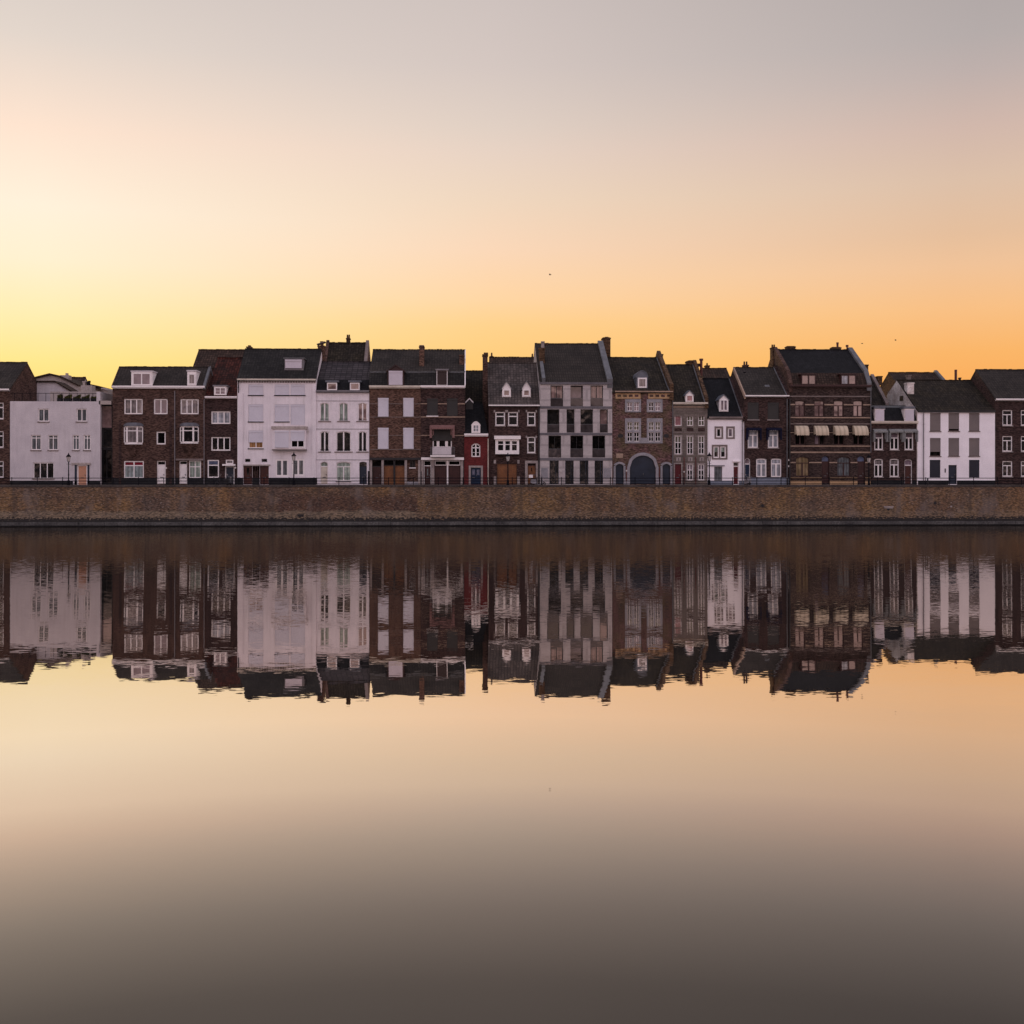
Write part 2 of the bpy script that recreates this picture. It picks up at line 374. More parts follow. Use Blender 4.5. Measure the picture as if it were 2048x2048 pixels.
    def chimney(s, x0, y0, x1, y1, sb, m, pots=0, dy=.8, cap=True, potm='stone_taupe', poth=.45, potx=None):
        X0, Z0, X1, Z1 = s.r(x0, y0, x1, y1, sb); y = s.D + sb
        mb = MB(); mb.box(X0, X1, y, y + dy, Z0, Z1 - .14)
        mb.box(X0 - .05, X1 + .05, y - .05, y + dy + .05, Z1 - .14, Z1)
        if (X1 - X0) > .8: mb.box(X0 + .06, X1 - .06, y + .06, y + dy - .06, Z1, Z1 + .06)
        for k in range(pots):
            cx = X0 + (X1 - X0) * ((k + .5) / pots if potx is None else potx[k])
            mb.tube((cx, y + dy / 2, Z1 - .02), (cx, y + dy / 2, Z1 + poth), .11, .09)
        return mb.build('chimney', M[m], s.roofo or s.root)
    def flue(s, x, y0, y1, sb, r=.09, m='iron', cap=.16):
        a = W(x, y1, s.D + sb); b = W(x, y0, s.D + sb)
        mb = MB(); mb.tube((a[0], s.D + sb, a[1]), (a[0], s.D + sb, b[1]), r); mb.tube((a[0], s.D + sb, b[1] - .22), (a[0], s.D + sb, b[1]), cap)
        return mb.build('flue', M[m], s.roofo or s.root)
    # ---- openings
    def hole(s, q, arch=0, dep=.22): s.open.append((q[0], q[1], q[2], q[3], arch, dep))
    def _frame(s, q, y, v, h, t, fm, arch=0, vtop=True, dep=.08):
        X0, Z0, X1, Z1 = q; mb = MB()
        mb.box(X0, X0 + t, y, y + dep, Z0 + t, Z1 - arch - (0 if arch else t)); mb.box(X1 - t, X1, y, y + dep, Z0 + t, Z1 - arch - (0 if arch else t))
        mb.box(X0, X1, y, y + dep, Z0, Z0 + t)
        if arch:
            P = arc_pts(X0, X1, Z1, arch, 10); c = ((X0 + X1) / 2, Z1 - arch)
            I = [(c[0] + (p[0] - c[0]) * (1 - 2 * t / (X1 - X0)), p[1] - t) for p in P]
            for i in range(10): mb.xz([P[i], P[i + 1], I[i + 1], I[i]], y, y + dep)
        else: mb.box(X0, X1, y, y + dep, Z1 - t, Z1)
        hz = [Z1 - (Z1 - Z0) * f for f in h]
        for z in hz: mb.box(X0 + t, X1 - t, y + .004, y + dep - .004, z - t * .45, z + t * .45)
        top = Z1 - t if vtop or not hz else hz[0] - t * .45
        for f in v:
            if isinstance(f, tuple): f, tt = f
            else: tt = t * .9
            x = X0 + (X1 - X0) * f; mb.box(x - tt / 2, x + tt / 2, y + .007, y + dep - .007, Z0 + t, top)
        return mb
    def win(s, x0, y0, x1, y1, pane='dark', v=(.5,), h=(), fr='white_paint', t=.12, sill=None, arch=0, rec=.10, vtop=False, d=0, hole=True, shut=0, shm='shutter', box=True, sillw=.06, parent=None, panes=None, thin=None, name='window'):
        q = s.r(x0, y0, x1, y1, d); X0, Z0, X1, Z1 = q
        ar = arch / 18.0
        y = s.D + d + (rec if hole else -.07)
        if hole: s.hole(q, ar, rec + .14)
        mb = s._frame(q, y, v, h, t, M[fr], ar, vtop)
        if thin:   # glazing bars: (fx list, fy list)
            for f in thin[0]: x = X0 + (X1 - X0) * f; mb.box(x - .02, x + .02, y + .02, y + .06, Z0 + t, Z1 - t)
            for f in thin[1]: z = Z1 - (Z1 - Z0) * f; mb.box(X0 + t, X1 - t, y + .022, y + .058, z - .02, z + .02)
        w = mb.build(name, M[fr], parent or s.root)
        pb = MB(); yp = y + .05
        if ar:
            P = arc_pts(X0 + t * .5, X1 - t * .5, Z1 - t * .5, ar, 10); pb.xz([(X0 + t * .5, Z0 + t * .5)] + P + [(X1 - t * .5, Z0 + t * .5)], yp, yp + .03)
            if hole:   # dark reveal behind so nothing shows round the arch
                pb.box(X0 + .01, X1 - .01, yp + .05, yp + .08, Z0 + .01, Z1 - .01)
        else: pb.box(X0 + t * .4, X1 - t * .4, yp, yp + .03, Z0 + t * .4, Z1 - t * .4)
        pb.build('pane', G[pane], w)
        if panes:  # differently coloured light: (f0,f1 across, g0,g1 down, material)
            for (a, b, c, e, m_) in panes:
                p2 = MB(); p2.box(X0 + (X1 - X0) * a, X0 + (X1 - X0) * b, yp - .006, yp + .02, Z1 - (Z1 - Z0) * e, Z1 - (Z1 - Z0) * c); p2.build('pane', G[m_], w)
        if sill:
            sb = MB(); sb.box(X0 - sillw, X1 + sillw, s.D + d - .09, s.D + d + .05, Z0 - .1, Z0 - .003); sb.build('sill', M[sill], w)
        if shut:
            sh = MB(); zt = Z1 - .01; zb = Z1 - (Z1 - Z0) * shut
            ys = s.D + d + (.05 if hole else -.12)
            sh.box(X0 + .02, X1 - .02, ys, ys + .03, zb, zt - (.2 if box else 0)); 
            if box: sh.box(X0 + .005, X1 - .005, ys - .04, ys + .05, zt - .2, zt)
            sh.box(X0 + .02, X1 - .02, ys - .01, ys + .035, zb - .05, zb)
            sh.build('roller_shutter', M[shm], w)
        return w
    def door(s, x0, y0, x1, y1, m, ty=None, tp='dark', fr='white_paint', leaves=1, panels=True, glazed=None, arch=0, t=.09, rec=.16, handle='zinc', slot=True, tbars=()):
        """ty: pixel row where the door leaf starts (transom light above)"""
        q = s.r(x0, y0, x1, y1); X0, Z0, X1, Z1 = q; ar = arch / 18.0
        s.hole(q, ar, rec + .12); y = s.D + rec
        ZL = Z1 if ty is None else W((x0 + x1) / 2, ty, s.D)[1]
        mb = MB(); lt = t
        mb.box(X0 + lt, X1 - lt, y + .02, y + .08, Z0, ZL - (lt if ty is None else .04) + (ar if ty is None else 0) * 0)
        if ty is None and ar: mb.box(X0 + lt, X1 - lt, y + .025, y + .075, Z0, Z1)
        n = leaves
        wl = (X1 - X0 - 2 * lt) / n
        if panels:
            for k in range(n):
                a = X0 + lt + k * wl; top = ZL - lt; hh = top - Z0
                for (f0, f1) in ((.08, .36), (.42, .92)):
                    for (g0, g1) in ((.12, .46), (.54, .88)):
                        mb.box(a + wl * g0, a + wl * g1, y, y + .03, Z0 + hh * f0, Z0 + hh * f1)
        if n > 1:
            for k in range(1, n): mb.box(X0 + lt + k * wl - .02, X0 + lt + k * wl + .02, y - .005, y + .03, Z0, ZL - lt)
        d = mb.build('door', M[m], s.root)
        fb = MB(); fb.box(X0, X0 + lt, y - .01, y + .09, Z0, Z1 - ar); fb.box(X1 - lt, X1, y - .01, y + .09, Z0, Z1 - ar)
        if not ar: fb.box(X0 + lt, X1 - lt, y - .01, y + .09, Z1 - lt, Z1)
        else:
            P = arc_pts(X0, X1, Z1, ar, 10); c = (X0 + X1) / 2
            I = [(c + (p[0] - c) * (1 - 2 * lt / (X1 - X0)), p[1] - lt) for p in P]
            for i in range(10): fb.xz([P[i], P[i + 1], I[i + 1], I[i]], y - .01, y + .09)
        if ty is not None: fb.box(X0 + lt, X1 - lt, y - .006, y + .086, ZL - .05, ZL + .05)
        for f in tbars: x = X0 + (X1 - X0) * f; fb.box(x - .02, x + .02, y + .0, y + .05, ZL + .05, Z1 - lt - ar * .3)
        fb.build('door_frame', M[fr], d)
        bk = MB(); bk.box(X0 + .01, X1 - .01, y + .1, y + .11, Z0, Z1 - .005); bk.build('door_backing', M['dark_paint'], d)
        if ty is not None:
            tb = MB(); tb.box(X0 + lt * .5, X1 - lt * .5, y + .04, y + .06, ZL, Z1 - lt * .5); tb.build('pane', G[tp], d)
        if glazed:
            for (a, b, c, e, gm) in glazed:
                gb = MB(); gb.box(X0 + (X1 - X0) * a, X0 + (X1 - X0) * b, y - .012, y + .01, ZL - (ZL - Z0) * e, ZL - (ZL - Z0) * c); gb.build('door_glazing', G[gm] if gm in G else M[gm], d)
        if handle:
            hb = MB(); hx = X1 - lt - .12 if n == 1 else X0 + lt + wl + .09
            hb.box(hx - .025, hx + .025, y - .05, y + .0, Z0 + .95, Z0 + 1.12); hb.box(hx - .1, hx + .02, y - .07, y - .045, Z0 + 1.06, Z0 + 1.1); hb.build('handle', M[handle], d)
        if slot:
            hb = MB(); xm = (X0 + X1) / 2 if n == 1 else X0 + lt + wl / 2
            hb.box(xm - .15, xm + .15, y - .02, y + .0, Z0 + .74, Z0 + .81); hb.build('letterbox', M['zinc'], d)
        return d
    def garage(s, x0, y0, x1, y1, m, leaves=2, arch=0, fr='dark_paint', rec=.14):
        q = s.r(x0, y0, x1, y1); X0, Z0, X1, Z1 = q; ar = arch / 18.0; s.hole(q, ar, rec + .1); y = s.D + rec
        mb = MB(); mb.box(X0 + .01, X1 - .01, y, y + .06, Z0, Z1 - .005)
        wl = (X1 - X0) / leaves
        for k in range(leaves):
            a = X0 + wl * k
            for z in (.06, .5, .92): mb.box(a + .05, a + wl - .05, y - .02, y + .01, Z0 + (Z1 - ar - Z0) * z, Z0 + (Z1 - ar - Z0) * z + .1)
        d = mb.build('garage_door', M[m], s.root)
        hb = MB()
        if leaves > 1:
            hb.box(X0 + wl + .05, X0 + wl + .1, y - .06, y - .001, Z0 + 1.0, Z0 + 1.25)
            hb.build('handle', M['zinc'], d)
        return d
    def box(s, x0, y0, x1, y1, m, p=.06, name='trim', inn=.03, parent=None, d=0):
        X0, Z0, X1, Z1 = s.r(x0, y0, x1, y1, d)
        mb = MB(); mb.box(X0, X1, s.D + d - p, s.D + d + inn, Z0, Z1); return mb.build(name, M[m], parent or s.root)
    def surround(s, x0, y0, x1, y1, w, m, p=.05, bottom=True, name='window_surround', parent=None):
        X0, Z0, X1, Z1 = s.r(x0, y0, x1, y1); w = w / 18.0; mb = MB(); ya, yb = s.D - p, s.D + .02
        mb.box(X0 - w, X0, ya, yb, Z0 - (w if bottom else 0), Z1 + w); mb.box(X1, X1 + w, ya, yb, Z0 - (w if bottom else 0), Z1 + w)
        mb.box(X0, X1, ya + .003, yb, Z1, Z1 + w)
        if bottom: mb.box(X0, X1, ya + .003, yb, Z0 - w, Z0)
        return mb.build(name, M[m], parent or s.root)
    def band(s, y0, y1, m, p=.035, x0=None, x1=None, name='string_course'): s.bands.append((y0, y1, m, p, x0, x1, name))
    def _bands(s):
        for (y0, y1, m, p, x0, x1, name) in s.bands:
            a = s.X0 if x0 is None else W(x0, 0, s.D)[0]; b = s.X1 if x1 is None else W(x1, 0, s.D)[0]
            Z1 = W(s.xm, y0, s.D)[1]; Z0 = W(s.xm, y1, s.D)[1]
            cuts = sorted([(o[0] - .01, o[2] + .01) for o in s.open if o[1] < Z1 - .005 and o[3] > Z0 + .005 and o[2] > a and o[0] < b])
            mb = MB(); x = a
            for c0, c1 in cuts:
                if c0 > x + .03:
                    mb.box(x, c0, s.D - p, s.D + .02, Z0, Z1)
                    mb.build(name, M[m], s.root); mb = MB()
                x = max(x, c1)
            if b > x + .03: mb.box(x, b, s.D - p, s.D + .02, Z0, Z1)
            if mb.v: mb.build(name, M[m], s.root)
    def cornice(s, y0, y1, m, p=.28, x0=None, x1=None, mould=True):
        a = s.X0 if x0 is None else W(x0, 0, s.D)[0]; b = s.X1 if x1 is None else W(x1, 0, s.D)[0]
        Z1 = W(s.xm, y0, s.D)[1]; Z0 = W(s.xm, y1, s.D)[1]; mb = MB(); h = Z1 - Z0
        mb.box(a, b, s.D - p, s.D + .05, Z0 + h * .35, Z1)
        if mould: mb.box(a + .03, b - .03, s.D - p * .6, s.D + .045, Z0, Z0 + h * .35)
        return mb.build('cornice', M[m], s.root)
    def pipe(s, x, y0, y1, m='zinc', r=.05, bend=None, name='drainpipe'):
        X = W(x, 0, s.D)[0]; Z0 = W(x, y1, s.D)[1]; Z1 = W(x, y0, s.D)[1]; y = s.D - .12
        mb = MB(); mb.tube((X, y, Z0), (X, y, Z1), r)
        if bend is not None:
            Xb, Zb = W(bend[0], bend[1], s.D); mb.tube((X, y, Z1), (Xb, y - .06, Zb), r)
        n = max(1, int((Z1 - Z0) / 2))
        for k in range(n): mb.tube((X, y, Z0 + (k + .5) * (Z1 - Z0) / n - .03), (X, y, Z0 + (k + .5) * (Z1 - Z0) / n + .03), r * 1.5)
        return mb.build(name, M[m], s.root)
    def lamp(s, x, y, r=.09, m='lampglass'):
        X, Zz = W(x, y, s.D); mb = MB(); mb.tube((X, s.D - .2, Zz), (X, s.D - .04, Zz), r, r * .7, 10); mb.box(X - .03, X + .03, s.D - .05, s.D + .01, Zz - .1, Zz + .1)
        return mb.build('wall_lamp', M[m], s.root)
    def dormer(s, x0, y0, x1, y1, sb, kind, wall, cap, apex=None, capp=.12, caph=.14, w=None, sidec=None):
        if s.prof:   # stand the front where the roof slope meets its foot
            nb = s.sz(W((x0 + x1) / 2, y1, s.D + sb)[1]) - .03
            if nb < sb: sb = nb
        X0, Z0, X1, Z1 = s.r(x0, y0, x1, y1, sb); y = s.D + sb
        zt = Z1 if apex is None else W((x0 + x1) / 2, apex, s.D + sb)[1]
        yb = s.D + max(sb + .5, s.sz(min(Z1, s.prof[-1][1] - .05)) + .25)
        ybt = s.D + max(sb + .5, s.sz(min(zt, s.prof[-1][1] - .05)) + .25)
        mb = MB(); mb.box(X0, X1, y, yb, Z0 - .1, Z1)
        if kind == 'gable': mb.xz([(X0, Z1), (X1, Z1), ((X0 + X1) / 2, zt)], y, y + .1)
        if kind == 'arch':
            P = arc_pts(X0, X1, zt, zt - Z1, 12); mb.xz(P, y, y + .1)
        d = mb.build('dormer', M[wall], s.roofo)
        cb = MB()
        if kind == 'flat':
            cb.box(X0 - capp, X1 + capp, y - capp, yb + .3, Z1 + .003, Z1 + caph)
        elif kind == 'gable':
            xm = (X0 + X1) / 2; o = capp; th = .1; sl = (zt - Z1) / ((X1 - X0) / 2)
            for sg in (-1, 1):
                xe = xm + sg * ((X1 - X0) / 2 + o); ze = Z1 - sl * o
                a = [(xe, y - o, ze), (xm, y - o, zt), (xm, y - o, zt + th), (xe, y - o, ze + th)]
                cb.prism(a, [(p[0], ybt + .1, p[2]) for p in a])
        elif kind == 'arch':
            P = arc_pts(X0 - capp, X1 + capp, zt + .06, zt - Z1 + .06, 12); Q = arc_pts(X0, X1, zt, zt - Z1, 12)
            for i in range(12):
                a = [P[i], P[i + 1], Q[i + 1], Q[i]]
                cb.xz(a, y - capp, ybt)
        cb.build('dormer_roof', M[cap], d)
        if w:
            w = dict(w); q = w.pop('q'); w.setdefault('t', .09)
            ww = s.win(q[0], q[1], q[2], q[3], d=sb, hole=False, name='dormer_window', parent=s.roofo, **w)
        return d
    # ---- finish
    def done(s):
        X0, X1, zb, zt, D = s.X0, s.X1, s.zb, s.ZT, s.D
        xs = sorted(set([X0, X1] + [v for o in s.open for v in (o[0], o[2])])); zs = sorted(set([zb, zt] + [max(zb, v) for o in s.open for v in (o[1], o[3])]))
        mb = MB()
        for i in range(len(xs) - 1):
            # merge vertical runs
            run = None
            for j in range(len(zs) - 1):
                cx, cz = (xs[i] + xs[i + 1]) / 2, (zs[j] + zs[j + 1]) / 2
                solid = not any(o[0] < cx < o[2] and o[1] < cz < o[3] for o in s.open)
                if solid:
                    if run is None: run = zs[j]
                if (not solid or j == len(zs) - 2) and run is not None:
                    top = zs[j + 1] if solid else zs[j]
                    mb.poly([(xs[i], D, run), (xs[i + 1], D, run), (xs[i + 1], D, top), (xs[i], D, top)]); run = None
        for (a, c, b, e, ar, dep) in s.open:
            c = max(c, zb)
            mb.poly([(a, D, c), (a, D, e - ar), (a, D + dep, e - ar), (a, D + dep, c)])
            mb.poly([(b, D, c), (b, D + dep, c), (b, D + dep, e - ar), (b, D, e - ar)])
            mb.poly([(a, D, c), (a, D + dep, c), (b, D + dep, c), (b, D, c)])
            if ar:
                P = arc_pts(a, b, e, ar, 10)
                for i in range(10):
                    p, q = P[i], P[i + 1]; cor = (a, e) if i < 5 else (b, e)
                    mb.poly([(p[0], D, p[1]), (q[0], D, q[1]), (cor[0], D, cor[1])])
                    mb.poly([(p[0], D, p[1]), (q[0], D, q[1]), (q[0], D + dep, q[1]), (p[0], D + dep, p[1])])
            else: mb.poly([(a, D, e), (b, D, e), (b, D + dep, e), (a, D + dep, e)])
        if s.prof:
            prof = [(D, zt)] + [(D + a, z - .03) for a, z in s.full if a > 0.02]
            for X in (X0, X1):
                if s.XR[-1][0] > s.X0 + .3 and X == X0 or s.XR[-1][1] < s.X1 - .3 and X == X1:
                    mb.poly([(X, D, zb), (X, D, zt), (X, D + s.depth, zt), (X, D + s.depth, zb)])
                else: mb.poly([(X, D, zb)] + [(X, a, z) for a, z in prof] + [(X, D + s.depth, zb)])
        else:
            for X in (X0, X1): mb.poly([(X, D, zb), (X, D, zt), (X, D + s.depth, zt), (X, D + s.depth, zb)])
            mb.poly([(X0, D, zt), (X1, D, zt), (X1, D + s.depth, zt), (X0, D + s.depth, zt)])
        mb.poly([(X0, D + s.depth, zb), (X1, D + s.depth, zb), (X1, D + s.depth, zt), (X0, D + s.depth, zt)])
        me = bpy.data.meshes.new('wall'); o = s.root.location
        me.from_pydata([(a - o[0], b - o[1], c - o[2]) for a, b, c in mb.v], [], mb.f); me.materials.append(s.wallmat)
        w = bpy.data.objects.new('wall', me); COL.objects.link(w); w.parent = s.root
        s._bands(); return s
# ------------------------------------------------------------------ A white flat-roofed house, far left
h = House('white rendered flat roofed house with a planted roof terrace at the left end', 20, 200.5, 802.7, 'plaster_grey', depth=9)
h.win(152.7, 817.4, 173.7, 843, 'greydrape', sill='stone_taupe', t=.1)
for a, b in ((145, 158.5), (167.3, 181)): h.win(a, 870, b, 900, 'greydrape', h=(.2,), sill='stone_taupe', t=.09, vtop=True)
for a, b in ((62, 82), (96, 116)): h.win(a, 870, b, 900, 'greydrape', h=(.2,), sill='stone_taupe', t=.09, vtop=True)
h.win(76, 817.4, 98, 843, 'greydrape', sill='stone_taupe', t=.1)
h.win(66, 925, 108, 957, 'dark', v=(.33, .66), sill='stone_taupe', t=.1)
h.door(154.2, 930, 174.5, 969.6, 'wood_peach', t=.12, fr='white_paint', panels=False, rec=.1)
h.box(149.6, 930, 153.6, 969.4, 'navy_paint', .03, 'door_pilaster'); h.box(175, 930, 178.8, 969.4, 'navy_paint', .03, 'door_pilaster')
h.box(146.3, 930, 149.3, 969.4, 'plaster_grey', .05, 'door_pilaster')
h.box(143.5, 925.5, 181.5, 929.6, 'plaster_warm', .14, 'door_hood')
h.band(962, 969.6, 'plinth', .03, name='plinth')
X0, Z0, X1, Z1 = h.r(193, 783.5, 200.4, 802.7); mb = MB(); mb.box(X0, X1, h.D, h.D + 5.5, Z0, Z1); mb.build('terrace_parapet', M['plaster_grey'], h.root)
X0, Z0, X1, Z1 = h.r(20, 786, 193, 802.7); mb = MB()
mb.box(X0, X1, h.D + .1, h.D + .14, Z1 - .05, Z1)
for k in range(11): x = X0 + (X1 - X0) * (k + .5) / 11; mb.box(x - .02, x + .02, h.D + .1, h.D + .14, Z0, Z1)
mb.build('terrace_railing', M['iron'], h.root)
X0, Z0, X1, Z1 = h.r(144, 783, 200, 802.7, 5.5); mb = MB(); mb.box(X0, X1, h.D + 5.5, h.D + 7, Z0, Z1)
q = h.r(161, 770.5, 183, 783, 5.5); mb.box(q[0], q[2], h.D + 5.6, h.D + 6.9, q[1] - .1, q[3]); q = h.r(100, 783, 144, 802.7, 5.5); mb.box(q[0], q[2], h.D + 5.55, h.D + 7, q[1], q[3])
mb.build('terrace_wall', M['plaster_warm'], h.root)
h.chimney(165.5, 762.5, 169.5, 770.6, 5.9, 'plaster_warm', 0, cap=False); h.flue(175.5, 764, 770.6, 6.2, .12); h.flue(178.6, 761.5, 770.6, 6.2, .13)
A_TOP = W(100, 802.7, 130)[1]
h.done()
# terrace planters
def planter(px0, px1, dx, lab):
    X0 = W(px0, 0, 130.35)[0]; X1 = W(px1, 0, 130.35)[0]; xm = (X0 + X1) / 2
    r = empty('planter', (xm, 130.55, A_TOP), lab, 'planter', 'planters on the roof terrace')
    mb = MB(); mb.box(X0, X1, 130.35, 130.75, A_TOP, A_TOP + .34); mb.box(X0 - .02, X1 + .02, 130.33, 130.77, A_TOP + .34, A_TOP + .37); mb.build('trough', M['plinth'], r)
    mb = MB()
    for k in range(260):
        x = random.uniform(X0 + .04, X1 - .04); b = A_TOP + .34; hh = random.uniform(.1, .48) * (.7 + .3 * math.sin(x * 5 + dx))
        a = random.uniform(0, math.pi); y = random.uniform(130.4, 130.7); lx, ly = math.cos(a) * .04, math.sin(a) * .04
        tx = x + random.uniform(-.1, .1); mb.poly([(x - lx, y - ly, b), (x + lx, y + ly, b), (tx + lx, y + ly, b + hh), (tx, y, b + hh + .06)])
    mb.build('leaves', M['leaf'], r)
planter(114, 124, 0, 'narrow planter half cut off at the left end of the roof terrace')
planter(127, 142.5, 1, 'dark trough planter, second from the left end of the white roof terrace')
planter(145.5, 160.5, 2, 'dark trough planter left of the taller bushy plant on the roof terrace')
planter(163, 177.5, 3, 'dark trough planter in front of the chimney block on the roof terrace')
planter(181, 192.5, 4, 'dark trough planter beside the solid parapet of the roof terrace')
# ------------------------------------------------------------------ A2 glass-fronted link
h = House('narrow dark glazed link building between the white house and the brown brick house', 200.5, 225, 809.5, 'brick_black', D=130.5)
h.box(200.7, 802, 225, 809.5, 'plaster_warm', .5, 'balcony_front', .1)
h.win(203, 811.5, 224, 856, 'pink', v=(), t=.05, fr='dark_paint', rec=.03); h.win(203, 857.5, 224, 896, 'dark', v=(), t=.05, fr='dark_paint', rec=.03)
h.win(203, 899, 224, 966, 'black', v=(.5,), t=.05, fr='dark_paint', rec=.03)
h.done()
# ------------------------------------------------------------------ B brown brick double house
h = House('wide brown brick house with two white bay windows under curved lead hoods', 225, 410.5, 775.5, 'brick_brown')
h.roof([(-.2, 772.5), (2.6, 734.4)], 'tile', back=(5.5, h.ZT))
h.cornice(771.8, 777.3, 'white_paint', .3)
h.parapet(1, 'zinc', .25, .12, .3)
h.parapet(-1, 'brick_brown', .10, .05, .2)
h.dormer(262.5, 744, 305, 771.3, .35, 'flat', 'white_paint', 'plaster_grey', capp=.06, caph=.16, w=dict(q=(265, 745.5, 302, 770.8), pane='lilac', t=.13))
h.dormer(374.4, 743, 392.5, 771.3, .35, 'flat', 'white_paint', 'plaster_grey', capp=.06, caph=.16, w=dict(q=(376.5, 747, 391, 769.5), pane='curtain', v=(), t=.14))
h.win(248.2, 797.6, 285.2, 828.3, 'curtain', v=(.35, .66), t=.13); h.win(307.5, 797.6, 335.2, 828.3, 'lilac', t=.13)
h.win(360.7, 798, 397.2, 828.3, 'curtain', v=(.35, .64), t=.13)
h.win(312.7, 863, 331.3, 888.9, 'black', v=(), t=.14)
def bay(h, x0, x1, y0, y1, hood_y, corb_y, pane):
    X0, Z0, X1, Z1 = h.r(x0, y0, x1, y1); D = h.D; w = X1 - X0; p = .55; c = w * .22
    plan = [(X0, D), (X0 + c, D - p), (X1 - c, D - p), (X1, D)]
    mb = MB(); mb.xy([(X0, D + .02), (X0 + c, D - p), (X1 - c, D - p), (X1, D + .02)], Z0, Z0 + .22); mb.xy([(X0, D + .02), (X0 + c, D - p), (X1 - c, D - p), (X1, D + .02)], Z1 - .14, Z1)
    for (a, b), t in ((plan[0], .1), (plan[1], .16), (plan[2], .16), (plan[3], .1)): mb.box(a - t / 2, a + t / 2, b - .04, b + .1, Z0 + .2, Z1 - .12)
    zt = Z1 - (Z1 - Z0) * .26
    for a, b in zip(plan, plan[1:]):
        mb.prism([(a[0], a[1], zt - .05), (b[0], b[1], zt - .05), (b[0], b[1] + .07, zt - .05), (a[0], a[1] + .07, zt - .05)], [(a[0], a[1], zt + .05), (b[0], b[1], zt + .05), (b[0], b[1] + .07, zt + .05), (a[0], a[1] + .07, zt + .05)])
    f = mb.build('bay_window', M['white_paint'], h.root)
    pb = MB(); pb.xy([(X0 + .05, D + .03), (X0 + c, D - p + .06), (X1 - c, D - p + .06), (X1 - .05, D + .03)], Z0 + .15, Z1 - .1); pb.build('pane', G[pane], f)
    hb = MB(); q = h.r(x0, hood_y, x1, y0); n = 6
    for k in range(n):
        a0, a1 = math.sin(k / n * math.pi / 2), math.sin((k + 1) / n * math.pi / 2); z0 = Z1 + (q[3] - Z1) * a0; z1 = Z1 + (q[3] - Z1) * a1
        i0 = 1 - math.cos(math.asin(a0)) if a0 < 1 else 1; s = 1 + .12 - i0 * .75
        xm = (X0 + X1) / 2; ww = w / 2 * s
        hb.xy([(xm - ww, D + .02), (xm - ww + c * s, D - (p + .12) * s), (xm + ww - c * s, D - (p + .12) * s), (xm + ww, D + .02)], z0, z1)
    hb.build('lead_hood', M['lead'], f)
    cb = MB(); qz = h.r(x0, y1, x1, corb_y)[1]; n = 5
    for k in range(n):
        s = 1 - .14 * k; z1 = Z0 - (Z0 - qz) * k / n; z0 = Z0 - (Z0 - qz) * (k + 1) / n; xm = (X0 + X1) / 2; ww = w / 2 * s * .86
        cb.xy([(xm - ww, D + .02), (xm - ww + c * s, D - p * s * .85), (xm + ww - c * s, D - p * s * .85), (xm + ww, D + .02)], z0, z1)
    cb.build('brick_corbel', h.wallmat, f)
bay(h, 249, 285.2, 852.6, 888.9, 845.4, 911, 'curtain'); bay(h, 361, 396.7, 852.6, 887.3, 845.6, 909, 'dark')
h.win(248, 922, 287.5, 956.4, 'pale', v=(.5,), h=(.27,), vtop=True, t=.11, rec=.05, panes=[(.06, .46, .07, .23, 'red'), (.54, .94, .07, .23, 'red')])
h.win(378, 921, 402, 956, 'green', v=(.5,), h=(.36,), vtop=True, t=.10, rec=.05)
h.door(313.5, 921.5, 331.3, 968.6, 'white_paint', 930, t=.1); h.door(358.3, 922, 374.2, 968.4, 'white_paint', 929, t=.08)
h.box(352.5, 917.4, 407.5, 920.8, 'stone_taupe', .22, 'door_hood')
h.band(956.6, 969.6, 'plinth', .02, x0=None, x1=None, name='plinth')
for x in (238, 339): h.box(x, 841, x + 4.5, 969, 'brick_dark', .05, 'pilaster')
h.pipe(350, 782, 969, 'grey_paint', .05); h.lamp(333.5, 936)
h.done()
# ------------------------------------------------------------------ C narrow brown brick
h = House('narrow dark brown brick house with a steep red tiled roof and single dormer', 410.5, 474.8, 796, 'brick_dark', D=130.1)
h.roof([(-.25, 793.2), (6.5, 716)], 'tile_red')
h.cornice(792.8, 797.4, 'white_paint', .32)
h.dormer(428, 773, 453, 790.6, .5, 'flat', 'white_paint', 'grey_paint', caph=.16, w=dict(q=(429.5, 774.5, 452, 789.8), pane='lilac', t=.11, thin=((), (.5,))))
h.win(422.3, 822.4, 460.8, 847.7, 'bluewhite', v=(.34, .66), t=.13); h.win(422.3, 873.8, 460.8, 901.3, 'dark', v=(.34, .66), t=.13)
h.win(415, 919.6, 438, 955.6, 'dark', v=(), h=(.3,), t=.13, rec=.05, panes=[(.1, .9, .07, .25, 'blue')])
h.win(451.5, 919.4, 466.6, 927.9, 'curtain', v=(), t=.1, rec=.04)
h.box(446, 928.2, 471.5, 931.5, 'white_paint', .4, 'door_hood')
h.door(449.6, 932, 469, 969, 'navy_paint', t=.12)
h.band(956.6, 969.6, 'plinth', .02, name='plinth'); h.pipe(408.6, 801, 969, 'grey_paint', .045, bend=(411, 797)); h.lamp(471.4, 935.4, .11)
h.done()
